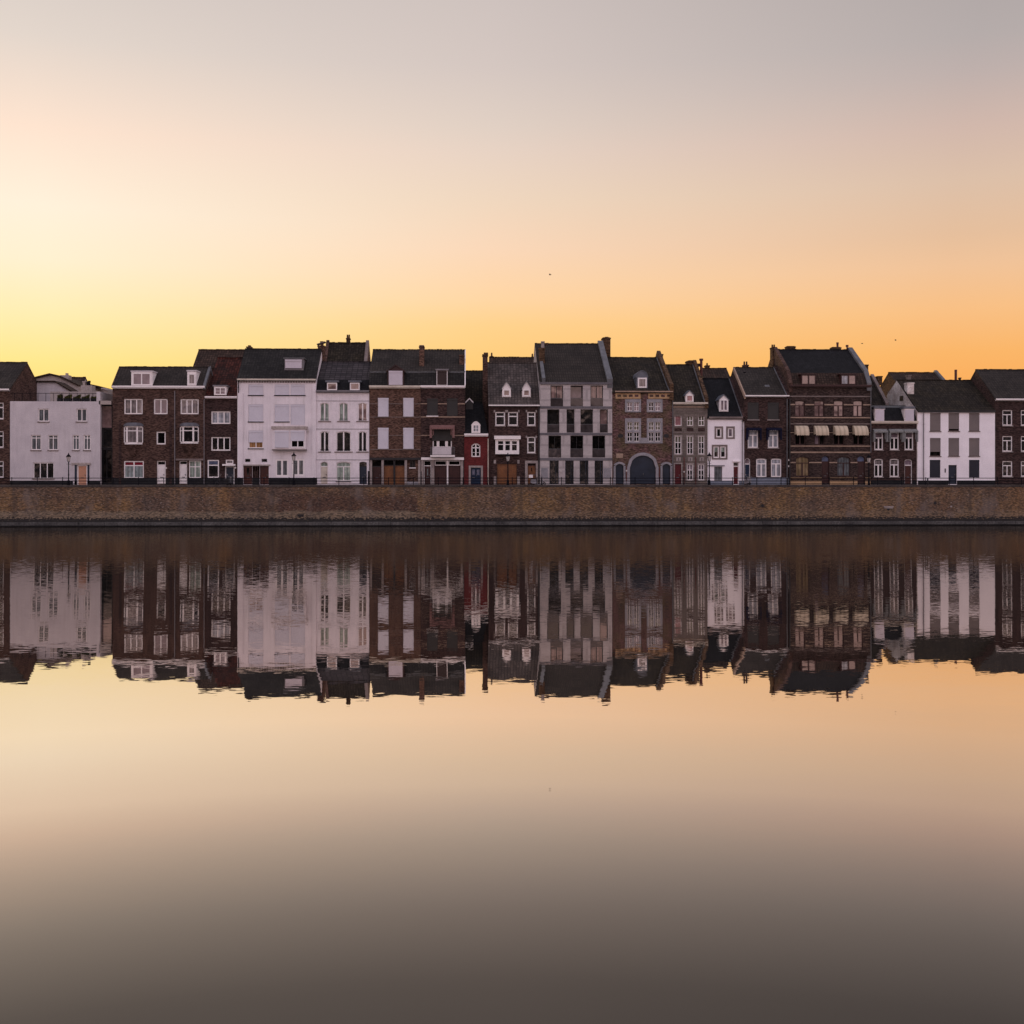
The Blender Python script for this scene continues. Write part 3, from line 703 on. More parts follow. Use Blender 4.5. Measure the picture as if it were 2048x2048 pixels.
# ------------------------------------------------------------------ D white shuttered
h = House('wide white four storey house with most of its white roller shutters closed', 474.8, 632.4, 760.5, 'plaster')
h.roof([(-.25, 758.6), (4.6, 698.5)], 'tile_black', back=(9.5, h.ZT))
h.cornice(757.8, 762.6, 'cream_paint', .3, mould=False)
X0, Z0, X1, Z1 = h.r(475, 762.6, 632.3, 765); mb = MB(); n = 30
for k in range(n): x = X0 + (X1 - X0) * (k + .2) / n; mb.box(x, x + (X1 - X0) / n * .6, h.D - .15, h.D + .02, Z0, Z1)
mb.build('dentils', M['stone_taupe'], h.root)
for x0, x1 in ((475.2, 486), (623.8, 632.2)): h.box(x0, 786 if x0 < 500 else 770, x1, 955.5, 'plaster', .10, 'pilaster')
h.dormer(569, 717.5, 607, 738.5, 1.2, 'flat', 'grey_paint', 'zinc', caph=.12, w=dict(q=(570.5, 719, 604, 736.5), pane='dark', v=(), t=.06, fr='grey_paint', shut=.95, shm='shutter_white'))
cols = ((496.9, 526.4), (549.4, 578.4), (581.5, 610))
for i, (a, b) in enumerate(cols):
    h.win(a, 769, b, 790, 'dark', shut=.96, sill='plinth', t=.08, shm='shutter')
    h.win(a, 808.9, b, 843 if i < 2 else 850, 'dark', shut=.97, sill='plinth' if i < 2 else None, t=.08, shm='shutter')
h.win(496.9, 861, 526.4, 896.5, 'orange', shut=.64, sill='plinth', t=.1)
# projecting box bay on the second floor
X0, Z0, X1, Z1 = h.r(546.5, 858.5, 613.2, 898.6); mb = MB(); mb.box(X0, X1, h.D - .55, h.D + .03, Z0, Z1); bx = mb.build('box_bay', M['plaster'], h.root)
mb = MB(); mb.box(X0 - .12, X1 + .12, h.D - .7, h.D + .02, Z1, Z1 + .3); mb.build('bay_roof', M['plaster_warm'], bx)
mb = MB(); mb.box(X0 - .04, X1 + .04, h.D - .62, h.D + .02, Z0 - .12, Z0); mb.build('bay_sill', M['stone_taupe'], bx)
h.win(549.8, 861, 578, 895.5, 'dark', d=-.55, hole=False, parent=h.root, v=(), shut=.97, t=.1); h.win(581.8, 861, 609.5, 895.5, 'black', d=-.55, hole=False, shut=.58, t=.12)
h.win(551, 918.5, 577, 953, 'greydrape', t=.17, rec=.04, v=((.5, .2),)); h.win(583.8, 918, 609, 951.5, 'greydrape', t=.17, rec=.04, v=((.5, .2),))
h.win(489.9, 917.6, 500.7, 924.2, 'dark', v=(), t=.05, fr='grey_paint'); h.win(523, 917.6, 534.4, 924.2, 'dark', v=(), t=.05, fr='grey_paint')
h.box(486.5, 929, 541, 931.6, 'plaster_warm', .1, 'door_hood')
h.door(486.8, 931.8, 504.5, 969.2, 'wood_red', t=.05, fr='wood_maroon', glazed=[(.35, .6, .1, .5, 'dark')]); h.door(519.5, 931.8, 537.5, 969.2, 'wood_red', t=.05, fr='wood_maroon')
h.win(504.8, 931.8, 519.2, 956, 'black', v=(.35, .65), fr='wood_maroon', t=.07)
h.band(956, 969.6, 'plinth', .03, name='plinth')
h.pipe(477.3, 764, 786, 'iron', .05, bend=(479, 760)); h.lamp(616.5, 862.5, .1)
h.chimney(493, 693, 502, 700, 4.6, 'brick_orange', 0); h.chimney(497, 690.5, 500, 695, 4.7, 'brick_orange', 0, dy=.4)
h.done()
# ------------------------------------------------------------------ E white, arched windows
h = House('white three bay house with arched windows, black mansard and two small dormers', 632.4, 738.5, 783.5, 'plaster', D=130.05)
h.roof([(-.15, 781.5), (.9, 759.5), (4.8, 724)], 'tile_blue', lower='slate')
h.cornice(780.8, 785.6, 'grey_paint', .34)
for a, b in ((653.5, 674.8), (699.3, 720)):
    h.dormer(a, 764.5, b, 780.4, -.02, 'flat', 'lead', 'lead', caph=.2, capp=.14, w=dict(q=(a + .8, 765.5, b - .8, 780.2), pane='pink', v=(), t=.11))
for a, b, p in ((640.3, 658, 'green'), (678.4, 696, 'green'), (716.5, 733.6, 'pink')): h.win(a, 805.4, b, 842, p, arch=2.6, t=.07, v=((.5, .14),), sill='stone_taupe', sillw=.22)
for a, b in ((640.3, 658), (672.6, 701.6), (716.5, 733.6)): h.win(a, 862.4, b, 903.2, 'room', arch=2.6, t=.09, v=((.5, .14),), sill='stone_taupe', sillw=.22)
for (a, b, y) in ((640.3, 658, 838), (678.4, 696, 838), (716.5, 733.6, 838), (640.3, 658, 899), (672.6, 701.6, 899), (716.5, 733.6, 899)):
    X0, Z0, X1, Z1 = h.r(a, y, b, y + 3.6); mb = MB(); mb.tube((X0, h.D - .07, Z1), (X1, h.D - .07, Z1), .018, n=5); mb.tube((X0, h.D - .07, Z0 + .03), (X1, h.D - .07, Z0 + .03), .012, n=5)
    for k in range(8): x = X0 + (X1 - X0) * (k + .5) / 8; mb.tube((x, h.D - .07, Z0), (x, h.D - .07, Z1), .009, n=4)
    mb.build('window_railing', M['iron'], h.root)
h.door(640.8, 923.3, 655.7, 968.2, 'cream_paint', 933, arch=3, tp='green', t=.06); h.win(672.6, 923, 701.6, 962, 'green', v=((.5, .12),), h=(.27,), arch=2.6, t=.09, sill='grey_paint')
h.door(718.7, 923.3, 733.6, 968.4, 'navy_paint', 932.5, arch=2, tp='room', t=.06, fr='dark_paint')
for y in (801.4, 857.6, 919.2): h.band(y, y + 1.1, 'grey_paint', .02)
h.box(632.6, 955, 634.3, 969, 'dark_paint', .05, 'plinth'); h.pipe(737.6, 942, 969.5, 'iron', .09)
h.done()
# ------------------------------------------------------------------ F + G brown duplex (two houses)
h = House('brown brick house with four white shutters above orange wooden garage doors', 738.5, 841.2, 774, 'brick_warm')
h.roof([(-.15, 771.5), (.8, 744.3), (5.2, 700)], 'tile', lower='tile_black', back=(10.5, h.ZT))
h.box(738.7, 741, 841, 744.5, 'zincband', -.72, 'roof_flashing', 1.0, parent=h.roofo)
h.cornice(771.2, 777, 'cream_paint', .3)
h.dormer(775, 742.5, 808, 770, .0, 'gable', 'brown_paint', 'brown_paint', apex=731, capp=.16, w=dict(q=(777.4, 741.5, 805.4, 769.6), pane='dark', v=(), t=.05, shut=.98, shm='shutter_white', fr='grey_paint'))
for a, b in ((755.6, 777.3), (806.2, 827.5)):
    h.win(a, 795.6, b, 833, 'dark', v=(), shut=.98, sill='stone_taupe', t=.06, shm='shutter'); h.win(a, 855.3, b, 897.6, 'dark', v=(), shut=.98, sill='stone_taupe', t=.06, shm='shutter')
for y in (807, 833.6, 870.2, 898.4): h.band(y, y + 1.1, 'stone_taupe', .025)
h.box(740, 915.4, 841, 919.8, 'dark_paint', .25, 'lintel')
h.door(744.5, 920, 763, 969.4, 'wood_maroon', 933, t=.05, fr='dark_paint', tp='black')
h.garage(767.8, 931.3, 809.2, 969.4, 'wood_orange'); h.win(767.8, 920, 809.2, 931, 'black', v=(.5,), t=.06, fr='dark_paint')
h.box(786.8, 920, 790.6, 969.3, 'dark_paint', .03, 'garage_post', .2)
for a, b in ((740, 744.3), (763.2, 767.6), (809.4, 814), (836.3, 841)): h.box(a, 920, b, 969.3, 'stone', .18, 'stone_pier')
h.win(819.5, 920.3, 830.7, 935, 'room', v=(.5,), t=.08, fr='dark_paint', sill='white_paint'); h.box(814.2, 963.5, 836.2, 969.4, 'stone_blue', .1, 'plinth')
h.chimney(838.5, 692.5, 848, 734, 2.0, 'brick_warm', 0, dy=1.2)
X0, Z0, X1, Z1 = h.r(839.3, 691.2, 847, 695.5, 2.0); mb = MB()
for x in (X0, (X0 + X1) / 2 - .06, X1 - .12): mb.box(x, x + .12, h.D + 2.2, h.D + 2.9, Z0 - .1, Z1)
mb.box(X0 - .05, X1 + .05, h.D + 2.1, h.D + 3.0, Z1, Z1 + .07); mb.build('chimney_cap', M['stone_taupe'], h.roofo)
h.done()
h = House('brown brick house with dark shutters and a white fronted balcony under a pink awning', 841.2, 930.2, 774, 'brick_plum', D=130.05)
h.roof([(-.15, 771.5), (.8, 744.3), (5.2, 700)], 'tile', lower='tile_black', back=(10.5, h.ZT))
h.box(841.4, 741, 930, 744.5, 'zincband', -.72, 'roof_flashing', 1.0, parent=h.roofo)
h.cornice(771.2, 776.5, 'white_paint', .34); h.parapet(1, 'white_paint', .1, .1, .2, to=1)
h.dormer(873, 740.5, 895, 769.8, .0, 'flat', 'white_paint', 'grey_paint', w=dict(q=(874.5, 741, 893.5, 769), pane='dark', v=(), t=.04, fr='brown_paint', shut=.98, shm='shutter_brown'))
for a, b in ((854, 875.7), (893.8, 915.3)): h.win(a, 796.8, b, 831.5, 'dark', v=(), shut=.98, t=.06, fr='dark_paint', shm='shutter_dark', sill='white_paint' if a < 860 else None)
for y in (806.6, 833): h.band(y, y + 1.8, 'stone_cream', .03)
h.band(870, 871.6, 'stone_cream', .03)
h.win(865.2, 856.2, 903.8, 895, 'dark', v=((.28, .3), (.72, .3)), shut=.64, shm='shutter_dark', t=.12, box=False)
# balcony
X0, Z0, X1, Z1 = h.r(861.2, 895, 909.7, 910.7); D = h.D
mb = MB(); mb.box(X0, X1, D - 1.1, D + .02, Z0 - .18, Z0); bal = mb.build('balcony', M['white_paint'], h.root)
qa = h.r(865.4, 895, 903, 910)
mb = MB(); mb.box(qa[0], qa[2], D - 1.08, D - 1.03, Z0 + .05, Z1); mb.build('balcony_panel', M['plaster_grey'], bal)
mb = MB(); mb.tube((X0 + .04, D - 1.05, Z1), (X1 - .04, D - 1.05, Z1), .025); 
for xx in (X0 + .04, X1 - .04): mb.tube((xx, D - 1.05, Z1), (xx, D, Z1), .025)
xx = X0 + .04
while xx < X1:
    if not (qa[0] < xx < qa[2]): mb.tube((xx, D - 1.05, Z0), (xx, D - 1.05, Z1), .014, n=5)
    xx += .1
for k in range(8):
    for xx in (X0 + .04, X1 - .04): mb.tube((xx, D - 1.05 + k * .13, Z0), (xx, D - 1.05 + k * .13, Z1), .012, n=4)
mb.build('balcony_railing', M['zinc'], bal)
def marquise(h, x0, x1, ytop, yval, ydrop, m, proj=.8, side=True, val=.3, sw=.1, name='folding_awning'):
    X0, Z0, X1, Z1 = h.r(x0, ytop, x1, yval); D = h.D; mb = MB()
    mb.box(X0, X1, D - .16, D - .01, Z1 - .16, Z1)                       # cassette
    mb.prism([(X0, D - .1, Z1 - .08), (X1, D - .1, Z1 - .08), (X1, D - .1, Z1 - .05), (X0, D - .1, Z1 - .05)], [(X0, D - proj, Z0 + .02), (X1, D - proj, Z0 + .02), (X1, D - proj, Z0 + .05), (X0, D - proj, Z0 + .05)])
    n = int((X1 - X0) / .22)
    for k in range(n):                                                   # scalloped valance
        a = X0 + (X1 - X0) * k / n; b = X0 + (X1 - X0) * (k + 1) / n
        mb.xz([(a, Z0 + .04), (b, Z0 + .04), (b, Z0 - val * .6), ((a + b) / 2, Z0 - val), (a, Z0 - val * .6)], D - proj - .02, D - proj)
    if side:
        Zd = h.r(x0, ytop, x1, ydrop)[1]
        for (a, b) in ((X0, X0 + .1), (X1 - .1, X1)):
            mb.box(a, b, D - .1, D - .02, Zd, Z1 - .1); mb.tube(((a + b) / 2, D - .05, Zd + .1), ((a + b) / 2, D - proj + .01, Z0), .025)
        mb.box(X0, X0 + sw, D - proj + .03, D - proj + .05, Zd, Z0 + .06); mb.box(X1 - sw, X1, D - proj + .03, D - proj + .05, Zd, Z0 + .06)
        mb.box(X0 + sw + .06, X0 + sw * 1.6 + .06, D - proj * .5, D - proj * .5 + .02, Zd + .3, Z0 + .15); mb.box(X1 - sw * 1.6 - .06, X1 - sw - .06, D - proj * .5, D - proj * .5 + .02, Zd + .3, Z0 + .15)
    return mb.build(name, M[m], h.root)
marquise(h, 859.8, 909.2, 850.2, 854.5, 876, 'awning_pink', .9, val=.3, sw=.24)
h.box(842.3, 914.8, 927.8, 920, 'white_paint', .25, 'lintel')
for a, b in ((842.3, 847), (863, 868.8), (921.2, 926.5)): h.box(a, 920.2, b, 969.3, 'stone', .12, 'stone_pier')
h.door(847.6, 921, 862.5, 969, 'wood_maroon', 931.5, t=.07, tp='black', glazed=[(.42, .56, .16, .52, 'pale')])
for a, b in ((869.5, 893.4), (896.8, 920.6)):
    h.win(a, 921, b, 931, 'black', v=(), t=.09, rec=.08); h.garage(a, 931.6, b, 969.2, 'wood_maroon', 1)
h.box(893.6, 921, 896.6, 969.2, 'white_paint', .02, 'garage_post', .2)
h.chimney(918.5, 709.5, 928.8, 729, 2.3, 'brick_warm', 0, dy=.9)
h.pipe(841.7, 943, 969.4, 'iron', .08)
h.done()
# ------------------------------------------------------------------ H red
h = House('tiny dark red house with one arched window, blue double door and white arched dormer', 928.5, 976.6, 870, 'red_wall', D=129.95)
h.roof([(-.15, 867.5), (3.4, 805)], 'slate', xr=[(928.5, 976.4), (932, 965)])
h.cornice(867.2, 873, 'white_paint', .34)
h.dormer(943, 850.5, 960.5, 865.5, .1, 'arch', 'white_paint', 'white_paint', apex=843.6, capp=.05, w=dict(q=(945.8, 849.5, 957.8, 864), pane='bluewhite', v=(.5,), t=.08, thin=((), (.5,))))
h.win(942.7, 886.5, 960.6, 913.8, 'black', h=(.33,), v=((.5, .14),), arch=4, t=.12, vtop=True, thin=((), (.68,)))
h.surround(941.6, 935.2, 961.8, 969.2, 4, 'stone', bottom=False, name='door_surround')
h.door(941.6, 935.2, 961.8, 969.2, 'blue_paint', leaves=2, t=.06, fr='blue_paint', panels=True, glazed=[(.14, .40, .1, .44, 'blue'), (.6, .86, .1, .44, 'blue')])
h.pipe(976.2, 877, 969.3, 'cream_paint', .05)
h.done()
# ------------------------------------------------------------------ I brown with two white dormers
h = House('dark brown house with stone grey tiles, two white gabled dormers and a white box bay', 977, 1079.6, 811.5, 'brick_plum')
h.roof([(-.25, 810.2), (6.2, 726)], 'tile_grey')
h.cornice(809.8, 813.4, 'white_paint', .32)
for a, b in ((1004.2, 1022), (1044.3, 1061.6)):
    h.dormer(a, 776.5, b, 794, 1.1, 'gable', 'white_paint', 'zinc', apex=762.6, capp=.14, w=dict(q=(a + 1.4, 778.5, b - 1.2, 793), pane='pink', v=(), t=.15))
for a, b, p in ((990.5, 1010.2, 'room'), (1016, 1035.9, 'room'), (1054.5, 1071, 'room')):
    h.win(a, 823.6, b, 851.2, p, v=(), h=(.33,), t=.13, sill='stone')
    for xx in (a - 3, b): h.box(xx, 820, xx + 3, 825, 'stone', .04, 'corner_stone')
# white box bay
X0, Z0, X1, Z1 = h.r(990.5, 878.8, 1037.8, 908.4); D = h.D; mb = MB()
mb.box(X0, X1, D - .6, D + .02, Z0, Z0 + .42); mb.box(X0, X1, D - .6, D + .02, Z1 - .22, Z1)
fs = [0, .16, .36, .47, .66, .77, .94]; w = X1 - X0
for a, b in ((0, .115), (.33, .42), (.61, .70), (.9, 1.0)): mb.box(X0 + w * a, X0 + w * b, D - .6, D - .45, Z0 + .42, Z1 - .22)
mb.box(X0 + .02, X1 - .02, D - .58, D - .46, Z1 - .62, Z1 - .54)
bw = mb.build('bay_window', M['white_paint'], h.root)
mb = MB(); mb.box(X0 + .04, X1 - .04, D - .5, D + .02, Z0 + .3, Z1 - .1); mb.build('pane', G['dark'], bw)
mb = MB(); mb.box(X0 - .12, X1 + .16, D - .85, D + .02, Z1, Z1 + .38); mb.build('awning_box', M['white_paint'], bw)
h.win(1054.5, 873.2, 1071, 906, 'room', v=(), h=(.35,), t=.13, sill='stone')
for xx in (1051.5, 1071): h.box(xx, 871.5, xx + 3, 876, 'stone', .04, 'corner_stone')
h.garage(994, 927.7, 1033.6, 969, 'wood_orange')
for a in (987.5, 1034.6): h.box(a, 920, a + 4.4, 927, 'stone', .06, 'corner_stone'); h.box(a, 953, a + 5, 969.3, 'stone', .12, 'guard_stone')
h.surround(1055.2, 926.5, 1071.8, 969.2, 5.2, 'stone', bottom=False, name='door_surround', p=.08)
h.door(1055.2, 926.5, 1071.8, 968.6, 'wood_orange', 931, fr='wood_red', t=.05, tp='black', glazed=[(.44, .56, .12, .3, 'black')])
h.pipe(979.6, 815, 969.3, 'brown_paint', .06); h.pipe(1077.4, 815, 969.3, 'dark_paint', .07)
h.done()
# ------------------------------------------------------------------ J modern grey
h = House('modern pale grey stone apartment house with irregular dark windows and a tall tiled roof', 1079.6, 1224.5, 766.5, 'concrete', D=129.9)
h.roof([(-.05, 764.8), (9.6, 688)], 'tile_pan', back=(19.5, h.ZT))
h.box(1079.8, 764.6, 1224.3, 769, 'concrete_dark', .12, 'cornice')
for y0, y1 in ((812.6, 817.4), (865.8, 870.4), (915.8, 921)): h.band(y0, y1, 'concrete_dark', .04)
# parapets: left zinc strip + brick chimney, right sloping zinc coping
h.parapet(1, 'zinc', .62, .42, .6)
X0, Z0, X1, Z1 = h.r(1084.3, 719, 1091.2, 765); 
mb = MB(); z0 = h.zr(0)
mb.yz([(D - .1 + .0, h.ZT + .1), (h.D + 9.6 * .45, h.zr(9.6 * .45)), (h.D + 9.6 * .45, h.zr(9.6 * .45) + .35), (h.D - .1, h.ZT + .55)], h.X0 + .25, h.X0 + .62); mb.build('gable_coping', M['zinc'], h.roofo)
h.chimney(1078.5, 695.5, 1089.5, 765, 4.6, 'brick_orange', 0, dy=1.2); h.chimney(1083, 682.6, 1088.6, 696, 4.8, 'stone', 0, dy=.6); h.chimney(1090, 686, 1096.5, 692, 9.2, 'brick_brown', 0)
h.chimney(1205.5, 675.4, 1221, 752, 10.2, 'brick_orange', 0, dy=1.4); h.chimney(1211, 673.6, 1216, 677, 10.5, 'brick_orange', 0, dy=.6)
def jwin(x0, y0, x1, y1, pane, v=(.5,), rail=None, fr='dark_paint', rec=.28):
    w = h.win(x0, y0, x1, y1, pane, v=v, t=.08, fr=fr, rec=rec)
    if rail:
        X0, Z0, X1, Z1 = h.r(x0, rail, x1, y1); mb = MB(); mb.box(X0 + .03, X1 - .03, h.D + .04, h.D + .055, Z0 + .05, Z1); mb.build('glass_balustrade', glass('pane_rail', (.06, .05, .052), ior=1.5), w)
        mb = MB(); mb.box(X0 + .01, X1 - .01, h.D + .03, h.D + .065, Z1, Z1 + .04); mb.build('handrail', M['zinc'], w)
jwin(1101, 771, 1126.2, 812.4, 'salmon', rail=796.6); jwin(1141, 771, 1166, 812.4, 'lilac', rail=796.6, rec=.9, v=()); jwin(1181, 771, 1206.2, 812.4, 'salmon', rail=796.6)
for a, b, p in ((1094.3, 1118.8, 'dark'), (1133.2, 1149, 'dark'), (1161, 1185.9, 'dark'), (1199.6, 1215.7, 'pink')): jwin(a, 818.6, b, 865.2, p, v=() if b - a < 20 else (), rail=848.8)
for a, b in ((1096.8, 1122.4), (1140.7, 1166.5), (1184.7, 1210.4)): jwin(a, 871.2, b, 915, 'black', v=((.5, .05),), rail=898)
for a, b in ((1099, 1117.5), (1130.4, 1147.4), (1159.4, 1176.8), (1189.2, 1206.2)): jwin(a, 921.2, b, 968.6, 'room', v=((.7, .06),), fr='navy_paint', rec=.12)
h.lamp(1121.5, 942, .1)
for x0, x1 in ((1082, 1096), (1207, 1222)): h.box(x0, 936, x1, 957, 'stone_blue', .005, 'wall_panel')
h.done()
# ------------------------------------------------------------------ K brick with arch
h = House('purple brown brick warehouse with a large arched navy gate and stone mullioned windows', 1224.5, 1345.4, 784, 'brick_purple')
h.roof([(-.25, 783), (1.5, 771.5), (3.6, 754), (8.8, 715.5)], 'tile_moss', back=(17.5, h.ZT))
h.cornice(782, 786, 'stone_cream', .3, x0=1229.5)
h.box(1231, 786.2, 1281, 797.4, 'stone_tan', .07, 'frieze'); h.box(1296.5, 786.2, 1344, 797.4, 'stone_tan', .07, 'frieze')
for x in [1234.5 + 11.6 * k for k in range(4)] + [1299 + 11.6 * k for k in range(4)]:
    mb = MB(); q = h.r(x, 789.2, x + 7.2, 794); mb.box(q[0], q[2], h.D - .09, h.D, q[1], q[3]); mb.build('frieze_panel', h.wallmat, h.root)
h.parapet(1, 'brick_orange', .4, .85, 1.0, fl=True)
h.chimney(1318.5, 708, 1326, 717, 8.6, 'brick_brown', 0, dy=.6)
h.dormer(1273, 754.5, 1295.3, 776.8, 1.0, 'arch', 'lead', 'lead', apex=742, capp=.06, w=dict(q=(1275.4, 755.5, 1293.4, 775.8), pane='curtain', v=(), t=.16))
def stonewin(x0, y0, x1, y1, rows, panes):
    h.box(x0, y0, x1, y1, 'stone_blue', .05, 'window_surround')
stone_specs = []
for (sx0, sx1, lights) in ((1250, 1282, ((1254.2, 1264.8), (1267.6, 1278.4))), (1293.5, 1325, ((1297.2, 1307.4), (1310.4, 1321)))):
    for (ys, ye, rows) in ((798.5, 824.4, ((804.6, 821.8),)), (836.5, 886.6, ((843.8, 860.4), (864.6, 882.8)))):
        ops = []
        for ri, (a, b) in enumerate(rows):
            for li, (c, d_) in enumerate(lights):
                p = 'lilac' if ys < 810 else ('olive' if ri == 0 else 'black')
                if ys < 810 and sx0 > 1290 and li == 0: p = 'black'
                h.win(c, a, d_, b, p, v=(.5,), vtop=True, h=(.5,), t=.06, rec=.06); ops.append(h.r(c, a, d_, b))
        # stone surround as strips round the lights
        X0, Z0, X1, Z1 = h.r(sx0, ys, sx1, ye); mb = MB()
        xs = sorted(set([X0, X1] + [v for o in ops for v in (o[0], o[2])])); zs = sorted(set([Z0, Z1] + [v for o in ops for v in (round(o[1], 4), round(o[3], 4))]))
        # only stone bars between distinct rows/columns
        colsx = [(X0, ops[0][0]), (ops[0][2], ops[1][0]), (ops[1][2], X1)]
        for a, b in colsx: mb.box(a, b, h.D - .05, h.D + .02, Z0, Z1)
        rws = [(Z0, ops[-1][1])] + ([(ops[-1][3], ops[0][1])] if len(rows) > 1 else []) + [(ops[0][3], Z1)]
        for z0, z1 in rws:
            for (a, b) in ((ops[0][0], ops[0][2]), (ops[1][0], ops[1][2])): mb.box(a, b, h.D - .047, h.D + .02, z0, z1)
        mb.build('window_surround', M['stone_blue'], h.root)
h.box(1282.2, 875.5, 1293.3, 886.6, 'stone_blue', .05, 'stone_panel')
for x in (1240.8, 1332.6):
    X, Zc = W(x, 871.8, h.D); mb = MB(); P = [(X + .3 * math.cos(k * math.pi / 8), Zc + .22 * math.sin(k * math.pi / 8)) for k in range(16)]; mb.xz(P, h.D - .03, h.D + .02); mb.build('oval_vent', M['dark_paint'], h.root)
h.box(1232.5, 907, 1245.8, 916, 'stone_cream', .03, 'plaque')
# gate arch
def arch_surround(x0, x1, ytop, rise, w, ybot=969.3, m='stone_blue', key=True):
    X0, Z0, X1, Z1 = h.r(x0, ytop, x1, ybot); w = w / 18; r = rise / 18; mb = MB(); n = 12
    I = arc_pts(X0, X1, Z1, r, n); O = arc_pts(X0 - w, X1 + w, Z1 + w, r + w if r > .42 * (X1 - X0) else r + w * .3, n)
    for i in range(n): mb.xz([I[i], I[i + 1], O[i + 1], O[i]], h.D - .07, h.D + .02)
    mb.box(X0 - w, X0, h.D - .07, h.D + .02, Z0, Z1 - r); mb.box(X1, X1 + w, h.D - .07, h.D + .02, Z0, Z1 - r)
    for sx in (X0 - w - .05, X1 - .0): mb.box(sx, sx + w + .05, h.D - .12, h.D + .01, Z0, Z0 + .75)
    mb.build('gate_surround' if (x1 - x0) > 30 else 'door_surround', M[m], h.root)
h.garage(1259.7, 911, 1311.3, 968.4, 'navy_paint', 2, arch=25); arch_surround(1259.7, 1311.3, 911, 25, 6)
for a, b in ((1231.2, 1247), (1324.8, 1340.4)): h.garage(a, 927.8, b, 968.4, 'navy_paint', 1, arch=4); arch_surround(a, b, 927.8, 4, 4)
for x in (1252.6, 1318.6): h.pipe(x, 935, 962, 'rust', .06)
h.lamp(1252.6, 941.5, .1); h.pipe(1345.2, 790, 969, 'zinc', .05)
h.done()
# ------------------------------------------------------------------ L grey-brown stone
h = House('narrow grey brown stone house with three bays of tall windows and a maroon door', 1345.4, 1415, 807, 'stone_brown', D=129.95)
h.roof([(-.25, 805.6), (6.8, 730)], 'tile_moss', back=(13.6, h.ZT))
h.cornice(804.8, 809.8, 'cream_paint', .34); h.band(813, 815, 'stone_cream', .05); h.band(822, 823.2, 'stone_taupe', .04); h.band(864, 866, 'stone_taupe', .05)
h.parapet(1, 'brick_orange', .35, .6, .6, fl=True)
h.chimney(1373.3, 722.5, 1391.6, 731.5, 6.9, 'brick_orange', 0); h.chimney(1378, 720.6, 1387, 723, 7.0, 'brick_orange', 0, dy=.4); h.flue(1402.4, 717.4, 752, 7.2, .16, 'rust', .24)
h.chimney(1395, 727, 1400, 733, 7, 'brick_brown', 0, dy=.5)
h.dormer(1371.2, 790, 1387, 804, .35, 'gable', 'white_paint', 'lead', apex=781.8, capp=.1, w=dict(q=(1373, 790.5, 1385.4, 802.8), pane='rose', v=(), t=.07))
cl = ((1349.4, 1363.2), (1374, 1386.4), (1396.7, 1409))
for i, (a, b) in enumerate(cl):
    h.win(a, 830.6, b, 851.6, 'rose' if i == 0 else 'olive', v=() if i == 0 else (.5,), h=() if i == 0 else (.5,), vtop=True, arch=2, t=.08, rec=.07)
    h.surround(a, 832.8, b, 851.6, 1.8, 'stone_taupe', p=.03)
    h.box(a - .5, 855.5, b + .5, 862.5, 'brick_plum', .02, 'brick_panel')
    h.win(a + .2, 871.8, b - .4, 908.4, 'dark', v=(.5,), vtop=True, h=(.36,), t=.08, rec=.07, thin=((), (.68,)), panes=[(.12, .44, .05, .33, 'olive'), (.56, .88, .05, .33, 'olive')])
    h.surround(a + .2, 871.8, b - .4, 908.4, 1.8, 'stone_pale', p=.03)
h.box(1346, 913, 1371, 969.3, 'stone_pale', .012, 'ground_floor_facing', 0)if False else None
for x in (1352.5, 1376, 1399):
    q = h.r(x, 914.5, x + 9, 922.5); mb = MB(); mb.box(q[0], q[2], h.D - .03, h.D + .01, q[1], q[3]); sq = mb.build('stone_panel', M['stone'], h.root)
    mb = MB(); cx = (q[0] + q[2]) / 2; mb.xz([(cx - .06, q[1] + .08), (cx + .06, q[1] + .08), (cx + .02, q[1] + .2), (cx + .05, q[1] + .3), (cx, q[1] + .38), (cx - .05, q[1] + .3), (cx - .02, q[1] + .2)], h.D - .05, h.D - .02); mb.build('carved_emblem', M['dark_paint'], sq)
h.door(1349.6, 928, 1362.4, 968.8, 'red_paint', t=.05, fr='red_paint'); h.surround(1349.6, 928, 1362.4, 969.2, 2.2, 'stone_pale', bottom=False, name='door_surround')
for a, b in cl[1:]: h.win(a - .2, 928.4, b - .4, 960.4, 'dark', v=(.5,), vtop=True, h=(.36,), t=.09, rec=.07, thin=((), (.68,)), panes=[(.12, .44, .05, .33, 'lilac'), (.56, .88, .05, .33, 'lilac')]); h.surround(a - .2, 928.4, b - .4, 960.4, 2.2, 'stone_pale', p=.03)
for x in (1368, 1391): h.pipe(x, 914, 969.2, 'rust', .06)
h.lamp(1367.6, 943.5, .1)
h.done()
# ------------------------------------------------------------------ M small white
h = House('small bright white house with taupe stone window frames and a white gabled dormer', 1414.2, 1488.8, 836.5, 'plaster_bright', D=130.1)
h.roof([(-.2, 834), (6.4, 757.6)], 'slate', back=(12.8, h.ZT))
h.cornice(833.4, 839, 'stone_taupe', .26, x0=1417.5, x1=1485)
h.parapet(1, 'brick_dark', .3, .3, .5, fl=True)
h.dormer(1438.3, 799.5, 1456.8, 823.2, 1.2, 'gable', 'white_paint', 'lead', apex=790.2, capp=.1, w=dict(q=(1440.3, 799.5, 1455, 821.5), pane='lilac', v=((.5, .12),), t=.1))
for a, b, p in ((1432.2, 1443, 'dark'), (1455.5, 1466.3, 'lilac')): h.win(a, 855.9, b, 874.6, p, v=(), t=.14, rec=.05); h.surround(a, 855.9, b, 874.6, 3.2, 'stone_taupe')
